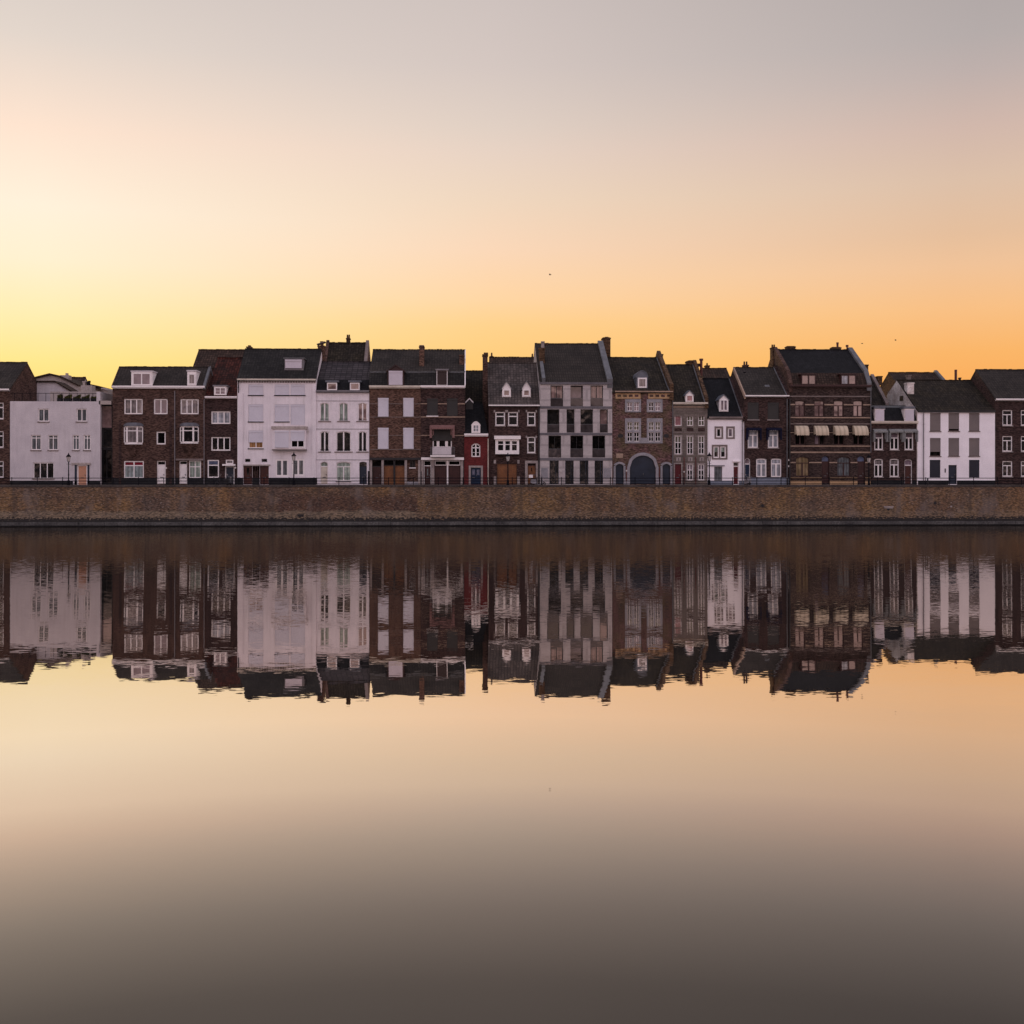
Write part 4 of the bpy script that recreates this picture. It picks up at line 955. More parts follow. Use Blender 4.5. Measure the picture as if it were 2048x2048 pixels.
h.win(1426.8, 892.7, 1438, 915.6, 'dark', v=(), t=.12, rec=.05, panes=[(.15, .85, .06, .48, 'green')]); h.win(1440.4, 892.7, 1451.6, 915.6, 'dark', v=(), t=.12, rec=.05, panes=[(.15, .85, .06, .48, 'green')])
for (a, b, c, e) in ((1423.6, 889.4, 1426.7, 918.9), (1438.1, 889.4, 1440.3, 918.9), (1451.7, 889.4, 1454.8, 918.9)): h.box(a, b, c, e, 'stone_taupe', .05, 'window_surround')
for y0, y1 in ((889.4, 892.6), (915.8, 918.9)):
    for a, b in ((1426.8, 1438), (1440.4, 1451.6)): h.box(a, y0, b, y1, 'stone_taupe', .047, 'window_surround')
h.win(1428.3, 933, 1444.5, 961.6, 'greydrape', v=(), t=.07, fr='grey_paint', rec=.08); h.box(1415.2, 929.8, 1449.2, 932.6, 'stone_blue', .07, 'lintel')
h.door(1466.7, 924.5, 1477.6, 968.7, 'red_paint', 932.5, t=.07, tp='room'); h.box(1465, 921.6, 1480.2, 924, 'white_paint', .15, 'door_hood')
h.pipe(1484.3, 839, 969, 'grey_paint', .055); h.band(962.6, 969.5, 'plinth_blue', .04, name='plinth')
h.done()
# ------------------------------------------------------------------ N dark brown
h = House('dark brown brick house with navy awnings, pale blue plinth and a roof skylight', 1488.8, 1577.5, 792, 'brick_plum', D=130.0)
h.roof([(-.25, 790.8), (5.4, 735.6)], 'tile', back=(11, h.ZT), )
h.cornice(790.6, 794.4, 'white_paint', .3)
h.parapet(1, 'brick_dark', .3, .25, .4, to=1, fl=True); h.parapet(-1, 'stone_cream', .14, .08, .4, to=1)
h.chimney(1487.8, 729.5, 1497.2, 736.5, 5.6, 'brick_brown', 2, poth=.42)
X, Zc = W(1533, 772.6, h.D + 1.9); sb = h.sz(Zc); ps = h.prof; sl = (ps[1][1] - ps[0][1]) / (ps[1][0] - ps[0][0]); mb = MB()
mb.prism([(X - .26, h.D + sb - .16, Zc - .16 * sl + .05), (X + .26, h.D + sb - .16, Zc - .16 * sl + .05), (X + .26, h.D + sb - .16, Zc - .16 * sl - .1), (X - .26, h.D + sb - .16, Zc - .16 * sl - .1)], [(X - .26, h.D + sb + .16, Zc + .16 * sl + .05), (X + .26, h.D + sb + .16, Zc + .16 * sl + .05), (X + .26, h.D + sb + .16, Zc + .16 * sl - .1), (X - .26, h.D + sb + .16, Zc + .16 * sl - .1)])
mb.build('skylight', M['zinc'], h.roofo)
h.flue(1469 + 20, 744, 753, 4.4, .08)
for a, b in ((1495.3, 1517.8), (1535.3, 1558)): h.win(a, 804.8, b, 839, 'dark', v=(), shut=.98, t=.06, fr='dark_paint', shm='shutter_dark', sill='stone')
for a, b in ((1495.6, 1516.3), (1535.8, 1556.8)):
    h.win(a, 859.6, b, 895.4, 'bluewhite', v=((.5, .15),), h=(.3,), t=.12, sill='stone', arch=1); marquise(h, a - 3.6, b + 5.2, 855.5, 858, 880, 'awning_navy', .45, val=.22, sw=.17)
for a, b in ((1512.4, 1533), (1542, 1562.6)): h.win(a, 917, b, 953.9, 'bluewhite', v=((.5, .15),), h=(.29,), t=.12, arch=1, rec=.06)
h.door(1489.4, 916, 1500.6, 968, 'blue_paint', 928, arch=4, tp='lilac', t=.07)
X0, Z0, X1, Z1 = h.r(1500.8, 955, 1577, 969.4); h.band(955, 969.5, 'plinth_blue', .05, x0=1500.8, name='plinth')
h.pipe(1573.6, 797, 969.3, 'zinc', .055, bend=(1576.5, 790)); h.lamp(1577, 920, .09); h.lamp(1576.6, 932.4, .09)
h.done()
# ------------------------------------------------------------------ O big brown
h = House('large dark brown brick house with four cream awnings and pale stone bands', 1578.2, 1741, 772, 'brick_big', D=129.95)
h.roof([(-.2, 770.5), (.9, 746), (6.4, 700)], 'slate', lower='tile_brown', back=(13, h.ZT))
h.cornice(769.8, 775, 'brown_paint', .36)
h.parapet(1, 'zinc', .5, .32, .6); h.parapet(-1, 'brick_brown', .4, .3, .8)
for a, b, p in ((1602.3, 1631.5, None), (1681.5, 1712, 'b')):
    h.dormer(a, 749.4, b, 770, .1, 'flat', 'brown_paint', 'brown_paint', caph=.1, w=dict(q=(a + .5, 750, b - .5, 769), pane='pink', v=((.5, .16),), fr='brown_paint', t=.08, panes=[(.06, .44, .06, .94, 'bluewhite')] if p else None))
h.chimney(1537.2 + 8, 694, 1553, 735, 6.4, 'brick_orange', 2, dy=1.2, poth=.35)
h.chimney(1573.6, 692.8, 1591, 705, 6.3, 'brick_orange', 0); h.chimney(1664.4, 694.6, 1682.2, 704, 6.3, 'brick_orange', 0); h.flue(1675, 684.8, 696, 6.5, .13, 'rust', .15); h.flue(1694.2, 690, 702, 6.5, .09, 'rust', .17)
h.chimney(1728.3, 729, 1736.6, 743, 3.0, 'brick_orange', 0, dy=1)
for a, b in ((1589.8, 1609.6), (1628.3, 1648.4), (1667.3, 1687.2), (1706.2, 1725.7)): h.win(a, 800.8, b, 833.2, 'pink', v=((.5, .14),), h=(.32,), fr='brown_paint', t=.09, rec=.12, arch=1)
for i, (a, b) in enumerate(((1590.6, 1617.2), (1629, 1656), (1667.7, 1695), (1706.5, 1734.6))):
    h.win(a - .6, 852, b - 6.5, 889.6, 'black', v=((.5, .14),), fr='brown_paint', t=.09, rec=.12, panes=[(.1, .42, .5, .95, 'lilac')] if i == 1 else None)
    X0, Z0, X1, Z1 = h.r(a, 851.3, b - 3, 871.3); X0 -= .1; mb = MB(); n = 8; hh = Z1 - Z0 - .12; pr = .95
    arc = [(h.D - pr * math.sin(k / n * math.pi / 2), Z0 + .12 + hh * math.cos(k / n * math.pi / 2)) for k in range(n + 1)]
    for k in range(n):
        p, q = arc[k], arc[k + 1]; mb.yz([p, q, (q[0] + .03, q[1]), (p[0] + .03, p[1] - .02)], X0, X1)
    m_ = int((X1 - X0) / .18)
    for k in range(m_):
        u = X0 + (X1 - X0) * k / m_; v = X0 + (X1 - X0) * (k + 1) / m_; mb.xz([(u, Z0 + .13), (v, Z0 + .13), (v, Z0 + .04), ((u + v) / 2, Z0 - .02), (u, Z0 + .04)], h.D - pr - .01, h.D - pr + .01)
    for X in (X0 - .0, X1): mb.poly([(X, h.D, Z0 + .12)] + [(X, p[0], p[1]) for p in arc])
    mb.build('awning', M['awning'], h.root)
for y0, y1, m in ((791.6, 794, 'stone_taupe'), (808.2, 810.6, 'stone_cream'), (834.2, 836.4, 'stone_cream'), (846.6, 848.8, 'stone_taupe'), (864.6, 866, 'stone_cream'), (891, 893.4, 'stone_cream'), (903.2, 906, 'stone_cream'), (924, 926.2, 'stone_cream'), (955, 957, 'stone_tan'), (961, 969.4, 'stone_tan')): h.band(y0, y1, m, .05, x0=1580)
h.win(1591.4, 913, 1618.4, 952.6, 'tan', v=((.5, .16),), h=(.33,), fr='brown_paint', t=.09, arch=3); h.win(1674, 913, 1700.6, 952.6, 'greydrape', v=((.5, .16),), h=(.33,), fr='brown_paint', t=.09, arch=3)
h.door(1643.3, 911.5, 1658.4, 965.5, 'wood_maroon', 923.5, arch=4, tp='blue', fr='brown_paint', t=.06); h.door(1714.8, 911.5, 1730, 965.5, 'wood_maroon', 923.5, arch=4, tp='blue', fr='brown_paint', t=.06)
h.pipe(1741, 775, 905, 'zinc', .05); h.pipe(1579, 797, 969, 'dark_paint', .08)
h.done()
# ------------------------------------------------------------------ P small brown, grey striped awnings
h = House('small brown brick house with two white shuttered dormers and grey striped awnings', 1741, 1835, 845, 'brick_plum', D=130.05)
h.roof([(-.15, 842.6), (1.1, 815), (3.5, 812)], 'zincband', lower='slate', back=(8, h.ZT + 2.5))
h.cornice(842.2, 847.8, 'cream_paint', .34)
for a, b in ((1749.8, 1768.5), (1809, 1828)):
    h.dormer(a, 817.5, b, 842.6, -.02, 'flat', 'white_paint', 'lead', caph=.26, capp=.1, w=dict(q=(a + .5, 819.5, b - .5, 841.8), pane='dark', v=(), t=.05, shut=.98, shm='shutter_white', box=False))
    h.box(a - 1, 815, b + 1, 819, 'white_paint', .16, 'dormer_cornice', .1, parent=h.roofo, d=-.02)
for a, b in ((1748.8, 1766.4), (1780, 1797.9), (1809.3, 1826.9)):
    h.win(a, 864, b, 899.6, 'dark', v=((.5, .14),), h=(.33,), t=.12, sill='stone', panes=[(.1, .9, .06, .29, 'lilac')]); marquise(h, a - 3.6, b + 6.4, 858, 862.5, 884, 'awning_grey', .5, val=.2, sw=.13)
for a, b in ((1748.3, 1766), (1779.6, 1797.9)): h.win(a, 917.4, b, 953.6, 'dark', v=((.5, .14),), h=(.34,), t=.11, arch=1.3, sill='stone', panes=[(.14, .86, .1, .3, 'curtain')])
h.door(1809.3, 918.5, 1824.5, 968, 'wood_red', 930.5, tp='lilac', t=.08, arch=2)
h.band(960.4, 969.5, 'plinth', .05, name='plinth')
h.done()
# ------------------------------------------------------------------ Q white, right
h = House('broad white house with taupe shutters, black plinth and old whitewashed gable at the right end', 1835, 1990, 823.5, 'plaster_bright', D=129.9)
h.roof([(-.2, 821.8), (6.3, 761)], 'tile_moss', back=(9.6, W(h.xm, 790, h.D + 9.6)[1]))
h.box(1835.6, 821, 1990, 824.4, 'dark_paint', .22, 'gutter')
h.chimney(1814.8, 765, 1828, 790, 3.3, 'plaster_old', 0, dy=1.0)
for a, b, s in ((1859.9, 1881.3, .96), (1897, 1918.4, .86), (1938, 1959, .96)): h.win(a, 825.8, b, 862, 'black', v=(), shut=s, t=.06, fr='brown_paint', shm='shutter_taupe', sill='stone_taupe')
for a, b, s in ((1859.9, 1881.3, .74), (1897, 1918.4, .96), (1938, 1959, .96)): h.win(a, 875.8, b, 912, 'black', v=(), shut=s, t=.06, fr='brown_paint', shm='shutter_taupe', sill='stone_taupe')
h.win(1859.4, 919.7, 1880.8, 955.2, 'black', v=(), shut=.98, t=.06, fr='navy_paint', shm='shutter_navy'); h.door(1897, 930, 1913.8, 968, 'navy_paint', t=.05, fr='dark_paint', panels=False)
h.win(1938, 919.7, 1959, 955.2, 'black', v=(), shut=.98, t=.06, fr='navy_paint', shm='shutter_navy')
h.band(961, 969.5, 'plinth', .05, x0=1836, name='plinth'); h.pipe(1846.4, 826, 961, 'grey_paint', .06)
h.box(1889.3, 937, 1891.2, 945, 'dark_paint', .06, 'number_sign')
h.done(); HQ = h
# painted-over whitewashed side gable (a skin on the wall facing left) with its little window
X = h.X0 - .045; mb = MB(); P = [(h.D + .02, ZS)] + [(h.D + .02, h.ZT)] + [(h.D + a, z - .05) for a, z in h.full if a > .02] + [(h.D + 9.6, ZS)]
mb.yz(P, X, X + .04); mb.build('side_gable', M['plaster_old'], h.root)
mb = MB(); mb.box(X - .03, X + .05, h.D + 4.2, h.D + 5.3, W(1803, 802, 134.8)[1], W(1803, 792, 134.8)[1]); mb.build('gable_window', M['dark_paint'], h.root)
# ------------------------------------------------------------------ end houses beyond the photograph's edges
h = House('brown brick house beyond the white one, cut by the left picture edge', -140, 20, 780, 'brick_brown')
h.roof([(-.25, 778), (5, 725)], 'tile'); h.cornice(777.5, 782, 'white_paint')
for x in (-110, -60, -15):
    for y in (805, 862, 922): h.win(x, y, x + 22, y + 33, 'room', h=(.3,), t=.11, sill='stone')
h.done()
h = House('dark brick house with white sash windows, cut by the right picture edge', 1990, 2150, 800, 'brick_plum')
h.roof([(-.25, 798), (5, 740)], 'tile'); h.cornice(797.5, 802, 'white_paint')
for x in (2005, 2042, 2080):
    for y in (820, 872, 922): h.win(x, y, x + 20, y + 31, 'room', h=(.3,), t=.11, sill='stone')
h.done()
# ------------------------------------------------------------------ roofs of houses standing behind
BG = 'houses of the street behind'
def back(label, x0, x1, yeave, yridge, D, s, wall, roof, px=(), par=(), zb=None, name='rear_house'):
    h = House(label, x0, x1, yeave, wall, D=D, name=name, group=BG)
    h.roof([(-.1, yeave), (s, yridge)], roof)
    for side, m in par: h.parapet(side, m, .35, .35, .8)
    for c in px: h.chimney(*c[:5], c[5], *(c[6:]))
    h.done(); return h
h = back('long dark roof rising behind the red tiled roof, left of the wide white house', 386, 492, 735, 700, 139, 3, 'brick_brown', 'tile_brown')
h = back('dark roof with pale gable copings behind the white house with arched windows', 646.5, 732, 740, 686, 138, 3.5, 'brick_brown', 'tile_moss', px=((692.5, 676, 699.5, 688, 3.4, 'brick_orange', 2),), par=((1, 'stone_taupe'), (-1, 'brick_brown')))
h2 = House('old brick party wall and tall chimney between the two white houses', 634.5, 648.5, 746, 'brick_warm', D=135, name='chimney_stack', cat='chimney', group=None, depth=1.6)
h2.chimney(635.5, 691, 648.5, 748, .2, 'brick_warm', 0, dy=1.0); h2.chimney(641, 682.5, 646, 692, .3, 'brick_warm', 0, dy=.6)
X0, Z0, X1, Z1 = h2.r(633.5, 687.8, 650, 689.2, .2); mb = MB(); mb.prism([(X0, 135.1, Z0), (X1, 135.1, Z0 + .3), (X1, 135.1, Z0 + .38), (X0, 135.1, Z0 + .08)], [(X0, 136.3, Z0), (X1, 136.3, Z0 + .3), (X1, 136.3, Z0 + .38), (X0, 136.3, Z0 + .08)]); mb.build('chimney_cap', M['stone_taupe'], h2.root)
h2.done()
h = back('small brick house whose dark roof shows behind the tiny red house', 926, 975, 806, 742, 134.5, 5, 'brick_dark', 'tile_moss')
X0, Z0, X1, Z1 = R(965.5, 705, 975.3, 870, 133.6); 
r = empty('chimney_stack', ((X0 + X1) / 2, 133.6, ZS), 'tall brown brick gable chimney left of the house with two white gabled dormers', 'chimney')
mb = MB(); mb.box(X0, X1, 133.6, 135.2, ZS, Z1 - .35); mb.build('shaft', M['brick_brown'], r)
mb = MB(); mb.box(X0 - .06, X1 + .06, 133.5, 135.3, Z1 - .35, Z1 - .2); mb.box(X0 + .12, X1 + .05, 133.6, 135.2, Z1 - .2, Z1); mb.build('cap', M['brick_orange'], r)
X, Zt = W(938.8, 795.5, 132.5); r = empty('gable_peak', (X, 132.5, Zt - .6), 'small white gable tip poking over the black roof of the tiny red house', 'dormer')
mb = MB()
for sg in (-1, 1): mb.prism([(X, 132.5, Zt), (X + sg * .45, 132.5, Zt - .45), (X + sg * .45, 132.5, Zt - .62), (X, 132.5, Zt - .17)], [(X, 134.4, Zt), (X + sg * .45, 134.4, Zt - .45), (X + sg * .45, 134.4, Zt - .62), (X, 134.4, Zt - .17)])
mb.build('bargeboard', M['white_paint'], r); mb = MB(); mb.xz([(X, Zt - .17), (X + .42, Zt - .6), (X - .42, Zt - .6)], 132.55, 134.3); mb.xz([(X-.42, Zt - .6), (X + .42, Zt - .6), (X + .42, Zt - 3), (X - .42, Zt - 3)], 132.55, 134.3); mb.build('gable_wall', M['dark_paint'], r)
h = back('reddish brown tiled roof with small chimneys behind the house with two white gabled dormers', 979, 1079, 728, 715, 145, 1.6, 'brick_brown', 'tile_brown', px=((981, 712, 986, 719, 1.6, 'brick_brown', 1), (1063, 714, 1067, 719, 1.6, 'brick_brown', 1), (1069, 713, 1074, 719, 1.6, 'brick_brown', 1)))
h = back('low dark roof with a brick chimney behind the small bright white house', 1409, 1462, 760, 737, 139, 2.5, 'brick_brown', 'tile_brown', px=((1411.5, 730.5, 1419.5, 740, 2.4, 'brick_orange', 1, .8, True, 'stone_taupe', .3),))
h = back('dark roofed house with stepped brick gable chimney behind the small brown house', 1742, 1776, 812, 754, 134.5, 5, 'brick_brown', 'tile_moss', px=((1756, 752, 1764.6, 770, 4.4, 'brick_orange', 0, 1.0),), par=((1, 'stone_taupe'),))
h.flue(1779, 782.5, 800, 5, .22, 'stone_taupe', .24)
h = back('brick house with pointed gable rising behind the whitewashed gable', 1812, 1912, 790, 745.6, 143, 6, 'brick_orange', 'tile_brown', px=((1816, 750, 1822.5, 768, 3.6, 'stone_taupe', 0),), par=((1, 'zinc'),))
h.flue(1911.5, 739.5, 775, 6, .17, 'rust', .18); h.chimney(1791.5, 748, 1796.5, 772, 10.2, 'brick_dark', 0, dy=.7); h.chimney(1788, 765, 1796, 800, 10.8, 'brick_dark', 0, dy=.7); h.chimney(1919.5, 755, 1922, 768, 4, 'brick_dark', 0, dy=.4)
# far-left cluster behind the terrace
h = back('brown gabled house with sloping roof behind the roof terrace at the far left', 96, 150, 790, 755, 146, 4, 'plaster_warm', 'tile_brown')
def sidegable(label, pts, D, dep, wall, roofm):
    """house whose gable faces the river, outline given in pixels at depth D"""
    P = [W(a, b, D) for a, b in pts]; xs = [p[0] for p in P]
    r = empty('rear_house', (sum(xs) / len(xs), D, ZS), label, 'house', BG)
    mb = MB(); mb.xz([(P[0][0], ZS)] + P + [(P[-1][0], ZS)], D, D + dep); mb.build('wall', M[wall], r)
    mb = MB()
    for (a, b) in zip(P, P[1:]): mb.prism([(a[0], D - .25, a[1] + .02), (b[0], D - .25, b[1] + .02), (b[0], D - .25, b[1] + .2), (a[0], D - .25, a[1] + .2)], [(a[0], D + dep + .2, a[1] + .02), (b[0], D + dep + .2, b[1] + .02), (b[0], D + dep + .2, b[1] + .2), (a[0], D + dep + .2, a[1] + .2)])
    ro = mb.build('roof', M[roofm], r); return r, ro
r, ro = sidegable('grey gable with a long slope falling right behind the roof terrace', [(60, 790), (60, 760), (100, 750), (118, 754), (158, 773)], 142, 8, 'plaster_warm', 'tile_brown')
X0, Z0, X1, Z1 = R(111, 748, 129, 770, 141); mb = MB(); mb.box(X0, X1, 142.5, 143.5, Z0, Z1); X0, Z0, X1, Z1 = R(121, 743.5, 124.5, 749, 141); mb.box(X0, X1, 142.7, 143.2, Z0, Z1); mb.build('chimney', M['plaster_warm'], ro)
r, ro = sidegable('low pale gable with a dark roof slope just behind the terrace planters', [(60, 800), (60, 765), (111, 765), (144, 785)], 138, 3, 'plaster_grey', 'tile_brown')
r, ro = sidegable('low brick house with irregular roofs behind the chimney block of the terrace', [(140, 782), (141, 759.5), (149, 761), (150, 767), (156, 766), (160, 770), (184, 772), (198, 775), (199, 784)], 150, 6, 'brick_brown', 'tile_brown')
r, ro = sidegable('small grey box shaped house between the terrace and the brown brick house', [(203, 802), (203.5, 779.5), (209, 779), (216, 782), (216.5, 802)], 137, 3, 'plaster_warm', 'plaster_warm')
r, ro = sidegable('dark low roof close beside the brown brick house', [(216, 802), (217, 793), (219, 786), (223, 784.5), (232, 786), (233, 802)], 141, 4, 'brick_dark', 'tile_brown')
# ------------------------------------------------------------------ setting
def sheet(name, x0, x1, y0, y1, z, m, sub=None):
    mb = MB(); mb.poly([(x0, y0, z), (x1, y0, z), (x1, y1, z), (x0, y1, z)]); return tag(mb.build(name, m), kind='structure')
M['cobble'] = mat('cobble', (.14, .12, .11), (.10, .09, .085), .85, .3, .8, 6, .3, brick=(.3, .2, .6, .2))
M['paving'] = mat('paving', (.19, .17, .16), (.15, .135, .13), .85, .3, .8, 6, .3)
M['earth'] = mat('earth', (.07, .065, .05), (.05, .05, .035), .95, .3, .02, 1, .4)
sheet('street', -400, 400, 124.45, 128.6, ZS - .12, M['cobble'])
mb = MB(); mb.box(-400, 400, 128.6, 130.6, ZS - .6, ZS - .006); tag(mb.build('pavement', M['paving']), kind='structure')
sheet('ground', -3000, 3000, 124.46, 5000, ZS - .16, M['earth'])
mb = MB(); mb.poly([(-1500, -14, 0), (1500, -14, 0), (1500, 124.3, 0), (-1500, 124.3, 0)])
# water material: grazing mirror over dark river water
wm = bpy.data.materials.new('river_water'); wm.use_nodes = True; t = wm.node_tree; t.nodes.clear(); N = t.nodes.new; L = t.links.new
out = N('ShaderNodeOutputMaterial'); gl = N('ShaderNodeBsdfGlossy'); gl.inputs['Roughness'].default_value = .012; gl.inputs['Color'].default_value = (1, .905, .80, 1)
df = N('ShaderNodeBsdfDiffuse'); df.inputs['Color'].default_value = (.016, .014, .013, 1); mx = N('ShaderNodeMixShader')
geo = N('ShaderNodeNewGeometry')
def vmath(op, a, c):
    q = N('ShaderNodeVectorMath'); q.operation = op
    for i, v in enumerate((a, c)):
        if isinstance(v, tuple): q.inputs[i].default_value = v
        else: L(v, q.inputs[i])
    return q.outputs[0]
sw = N('ShaderNodeSeparateXYZ'); L(geo.outputs['Position'], sw.inputs[0])
def slope(sx, sy, scale, det, amps, xf):
    """random wave slopes; amplitude grows towards the breezier far bank. amps = [(Y, slope), ...]"""
    mp = N('ShaderNodeMapping'); mp.inputs['Scale'].default_value = (sx, sy, 1); L(geo.outputs['Position'], mp.inputs[0])
    nz_ = N('ShaderNodeTexNoise'); nz_.inputs['Scale'].default_value = scale; nz_.inputs['Detail'].default_value = det; L(mp.outputs[0], nz_.inputs['Vector'])
    v = vmath('SUBTRACT', nz_.outputs['Color'], (.5, .5, .5)); v = vmath('MULTIPLY', v, (xf, 1, 0))
    cr = N('ShaderNodeFloatCurve'); mr = N('ShaderNodeMapRange'); mr.inputs[2].default_value = 125; L(sw.outputs['Y'], mr.inputs[0]); L(mr.outputs[0], cr.inputs['Value'])
    c = cr.mapping.curves[0]; top = max(v_ for _, v_ in amps)
    c.points[0].location = (0, amps[0][1] / top); c.points[1].location = (1, amps[-1][1] / top)
    for (y_, v_) in amps[1:-1]: c.points.new(y_ / 125, v_ / top)
    cr.mapping.update()
    m2 = N('ShaderNodeMath'); m2.operation = 'MULTIPLY'; m2.inputs[1].default_value = top; L(cr.outputs[0], m2.inputs[0])
    q = N('ShaderNodeVectorMath'); q.operation = 'SCALE'; L(v, q.inputs[0]); L(m2.outputs[0], q.inputs['Scale']); return q.outputs[0]
s1 = slope(.25, 1, .5, 2, [(0, .006), (30, .0075), (60, .007), (125, .006)], .35)
s2 = slope(.4, 1, 7, 2, [(0, .006), (25, .008), (36, .018), (52, .050), (90, .095), (125, .12)], .16)
nv = vmath('ADD', vmath('ADD', s1, s2), (0, 0, 1)); nn = N('ShaderNodeVectorMath'); nn.operation = 'NORMALIZE'; L(nv, nn.inputs[0])
L(nn.outputs[0], gl.inputs['Normal'])
fr = N('ShaderNodeFresnel'); fr.inputs['IOR'].default_value = 1.33
# reflectance against viewing angle, as graded in the photograph (deep grazing mirror, dark when looking down)
rp = N('ShaderNodeValToRGB'); e = rp.color_ramp.elements
stops = [(0, .02), (.10, .14), (.13, .26), (.17, .46), (.22, .72), (.30, .86), (.40, .82), (.52, .66), (.70, .58), (1, .62)]
e[0].position = 0; e[0].color = (.02,) * 3 + (1,); e[1].position = 1; e[1].color = (.58,) * 3 + (1,)
for p, v in stops[1:-1]: q = e.new(p); q.color = (v, v, v, 1)
L(fr.outputs[0], rp.inputs[0]); L(rp.outputs[0], mx.inputs[0]); L(df.outputs[0], mx.inputs[1]); L(gl.outputs[0], mx.inputs[2]); L(mx.outputs[0], out.inputs[0])
tag(mb.build('river_water', wm), kind='structure')
# riverbed sheet and near bank
sheet('river_bed', -1500, 1500, -14, 124.3, -3, M['earth'])
mb = MB(); mb.box(-1500, 1500, -60, -14, -3, 3.0); tag(mb.build('near_bank', M['earth']), kind='structure')
mb = MB()
# dark tree belt on the photographer's bank; it is what the lower windows reflect
for k in range(20000):
    x = random.uniform(-190, 190); y = random.uniform(-34, -22)
    hgt = 19.5 + 3.5 * math.sin(x * .11) + 2.2 * math.sin(x * .37 + 1) + 1.2 * math.sin(x * .9)
    z = 3 + random.random() ** .7 * hgt; a = random.uniform(0, math.pi); s = random.uniform(.7, 1.3)
    dx, dy = math.cos(a) * s, math.sin(a) * s * .5
    mb.poly([(x - dx, y - dy, z - s * .5), (x + dx, y + dy, z - s * .3), (x + dx * .7, y + dy, z + s * .6), (x - dx * .6, y - dy, z + s * .5)])
tag(mb.build('tree_belt', M['leaf']), label='dark tree belt on the near bank, seen only in the window reflections', cat='trees', kind='stuff')
# ------------------------------------------------------------------ quay wall
qm = bpy.data.materials.new('quay_brick'); qm.use_nodes = True; t = qm.node_tree; t.nodes.clear(); N = t.nodes.new; L = t.links.new
out = N('ShaderNodeOutputMaterial'); b = N('ShaderNodeBsdfPrincipled'); b.inputs['Roughness'].default_value = .9; L(b.outputs[0], out.inputs[0])
geo = N('ShaderNodeNewGeometry'); sp = N('ShaderNodeSeparateXYZ'); L(geo.outputs['Position'], sp.inputs[0])
def nz(scale, det, mscale=(1, 1, 1), lo=.4, hi=.6, rough=.55):
    mp = N('ShaderNodeMapping'); mp.inputs['Scale'].default_value = mscale; L(geo.outputs['Position'], mp.inputs[0])
    q = N('ShaderNodeTexNoise'); q.inputs['Scale'].default_value = scale; q.inputs['Detail'].default_value = det; q.inputs['Roughness'].default_value = rough; L(mp.outputs[0], q.inputs['Vector'])
    r = N('ShaderNodeMapRange'); r.inputs[1].default_value = lo; r.inputs[2].default_value = hi; L(q.outputs['Fac'], r.inputs[0]); return r.outputs[0], q.outputs['Fac']
def mixc(f, a, c, mode='MIX'):
    q = N('ShaderNodeMixRGB'); q.blend_type = mode
    for i, v in enumerate((f, a, c)):
        if isinstance(v, tuple): q.inputs[i].default_value = (*v, 1)
        elif isinstance(v, (int, float)): q.inputs[i].default_value = v
        else: L(v, q.inputs[i])
    return q.outputs[0]
def mth(op, a, c):
    q = N('ShaderNodeMath'); q.operation = op
    for i, v in enumerate((a, c)):
        if isinstance(v, (int, float)): q.inputs[i].default_value = v
        else: L(v, q.inputs[i])
    return q.outputs[0]
def step(src, a, c):
    r = N('ShaderNodeMapRange'); r.interpolation_type = 'SMOOTHSTEP'; r.inputs[1].default_value = a; r.inputs[2].default_value = c; L(src, r.inputs[0]); return r.outputs[0]
a1, r1 = nz(.16, 5, (1, 1, 1.4), .4, .62); a2, r2 = nz(.5, 6, (1, 1, .45), .42, .62); a3, r3 = nz(3.5, 6, (1, 1, 2.2), .3, .7); a4, r4 = nz(9, 4, (1, 1, 2.2), .45, .72)
col = mixc(a1, (.158, .094, .050), (.098, .066, .060)); col = mixc(mth('MULTIPLY', a2, .75), col, (0.0806, 0.0465, 0.0372))
a5, _ = nz(.33, 4, (1, 1, .25), .55, .72); col = mixc(mth('MULTIPLY', a5, .45), col, (0.2325, 0.1240, 0.0527))
Xs = sp.outputs['X']; Zs = sp.outputs['Z']
def zone(x0, x1): return mth('MULTIPLY', step(Xs, x0, x0 + .25), mth('SUBTRACT', 1.0, step(Xs, x1, x1 + .25)))
xa, xb = W(554, 0, 124)[0], W(832, 0, 124)[0]
jit = mth('MULTIPLY', mth('SUBTRACT', r2, .5), 1.0)
low = mth('SUBTRACT', 1.0, step(mth('ADD', Zs, jit), 1.45, 1.7))          # rebuilt lower course of pale stone
up = mth('MULTIPLY', zone(xa, xb), mth('MULTIPLY', step(Zs, 1.42, 1.5), mth('SUBTRACT', 1.0, step(mth('ADD', Zs, mth('MULTIPLY', jit, 3.0)), 2.6, 3.9))))
col = mixc(mth('MULTIPLY', up, .8), col, (0.0620, 0.0310, 0.0279))
pale = mixc(a3, (0.2015, 0.1550, 0.1318), (0.1240, 0.0961, 0.0806)); lowm = mth('MULTIPLY', low, mth('ADD', .35, mth('MULTIPLY', mth('SUBTRACT', 1.0, step(Xs, xb - .3, xb + .3)), .5)))
col = mixc(lowm, col, pale)
line = mth('MULTIPLY', mth('MULTIPLY', step(Zs, 1.38, 1.42), mth('SUBTRACT', 1.0, step(Zs, 1.44, 1.48))), zone(W(300, 0, 124)[0], xb)); col = mixc(mth('MULTIPLY', line, mth('MULTIPLY', a4, .8)), col, (.26, .19, .15))
bt = N('ShaderNodeTexBrick'); cb = N('ShaderNodeCombineXYZ'); L(Xs, cb.inputs[0]); L(Zs, cb.inputs[1]); L(cb.outputs[0], bt.inputs['Vector'])
bt.inputs['Scale'].default_value = 1; bt.inputs['Brick Width'].default_value = .24; bt.inputs['Row Height'].default_value = .085; bt.inputs['Mortar Size'].default_value = .008
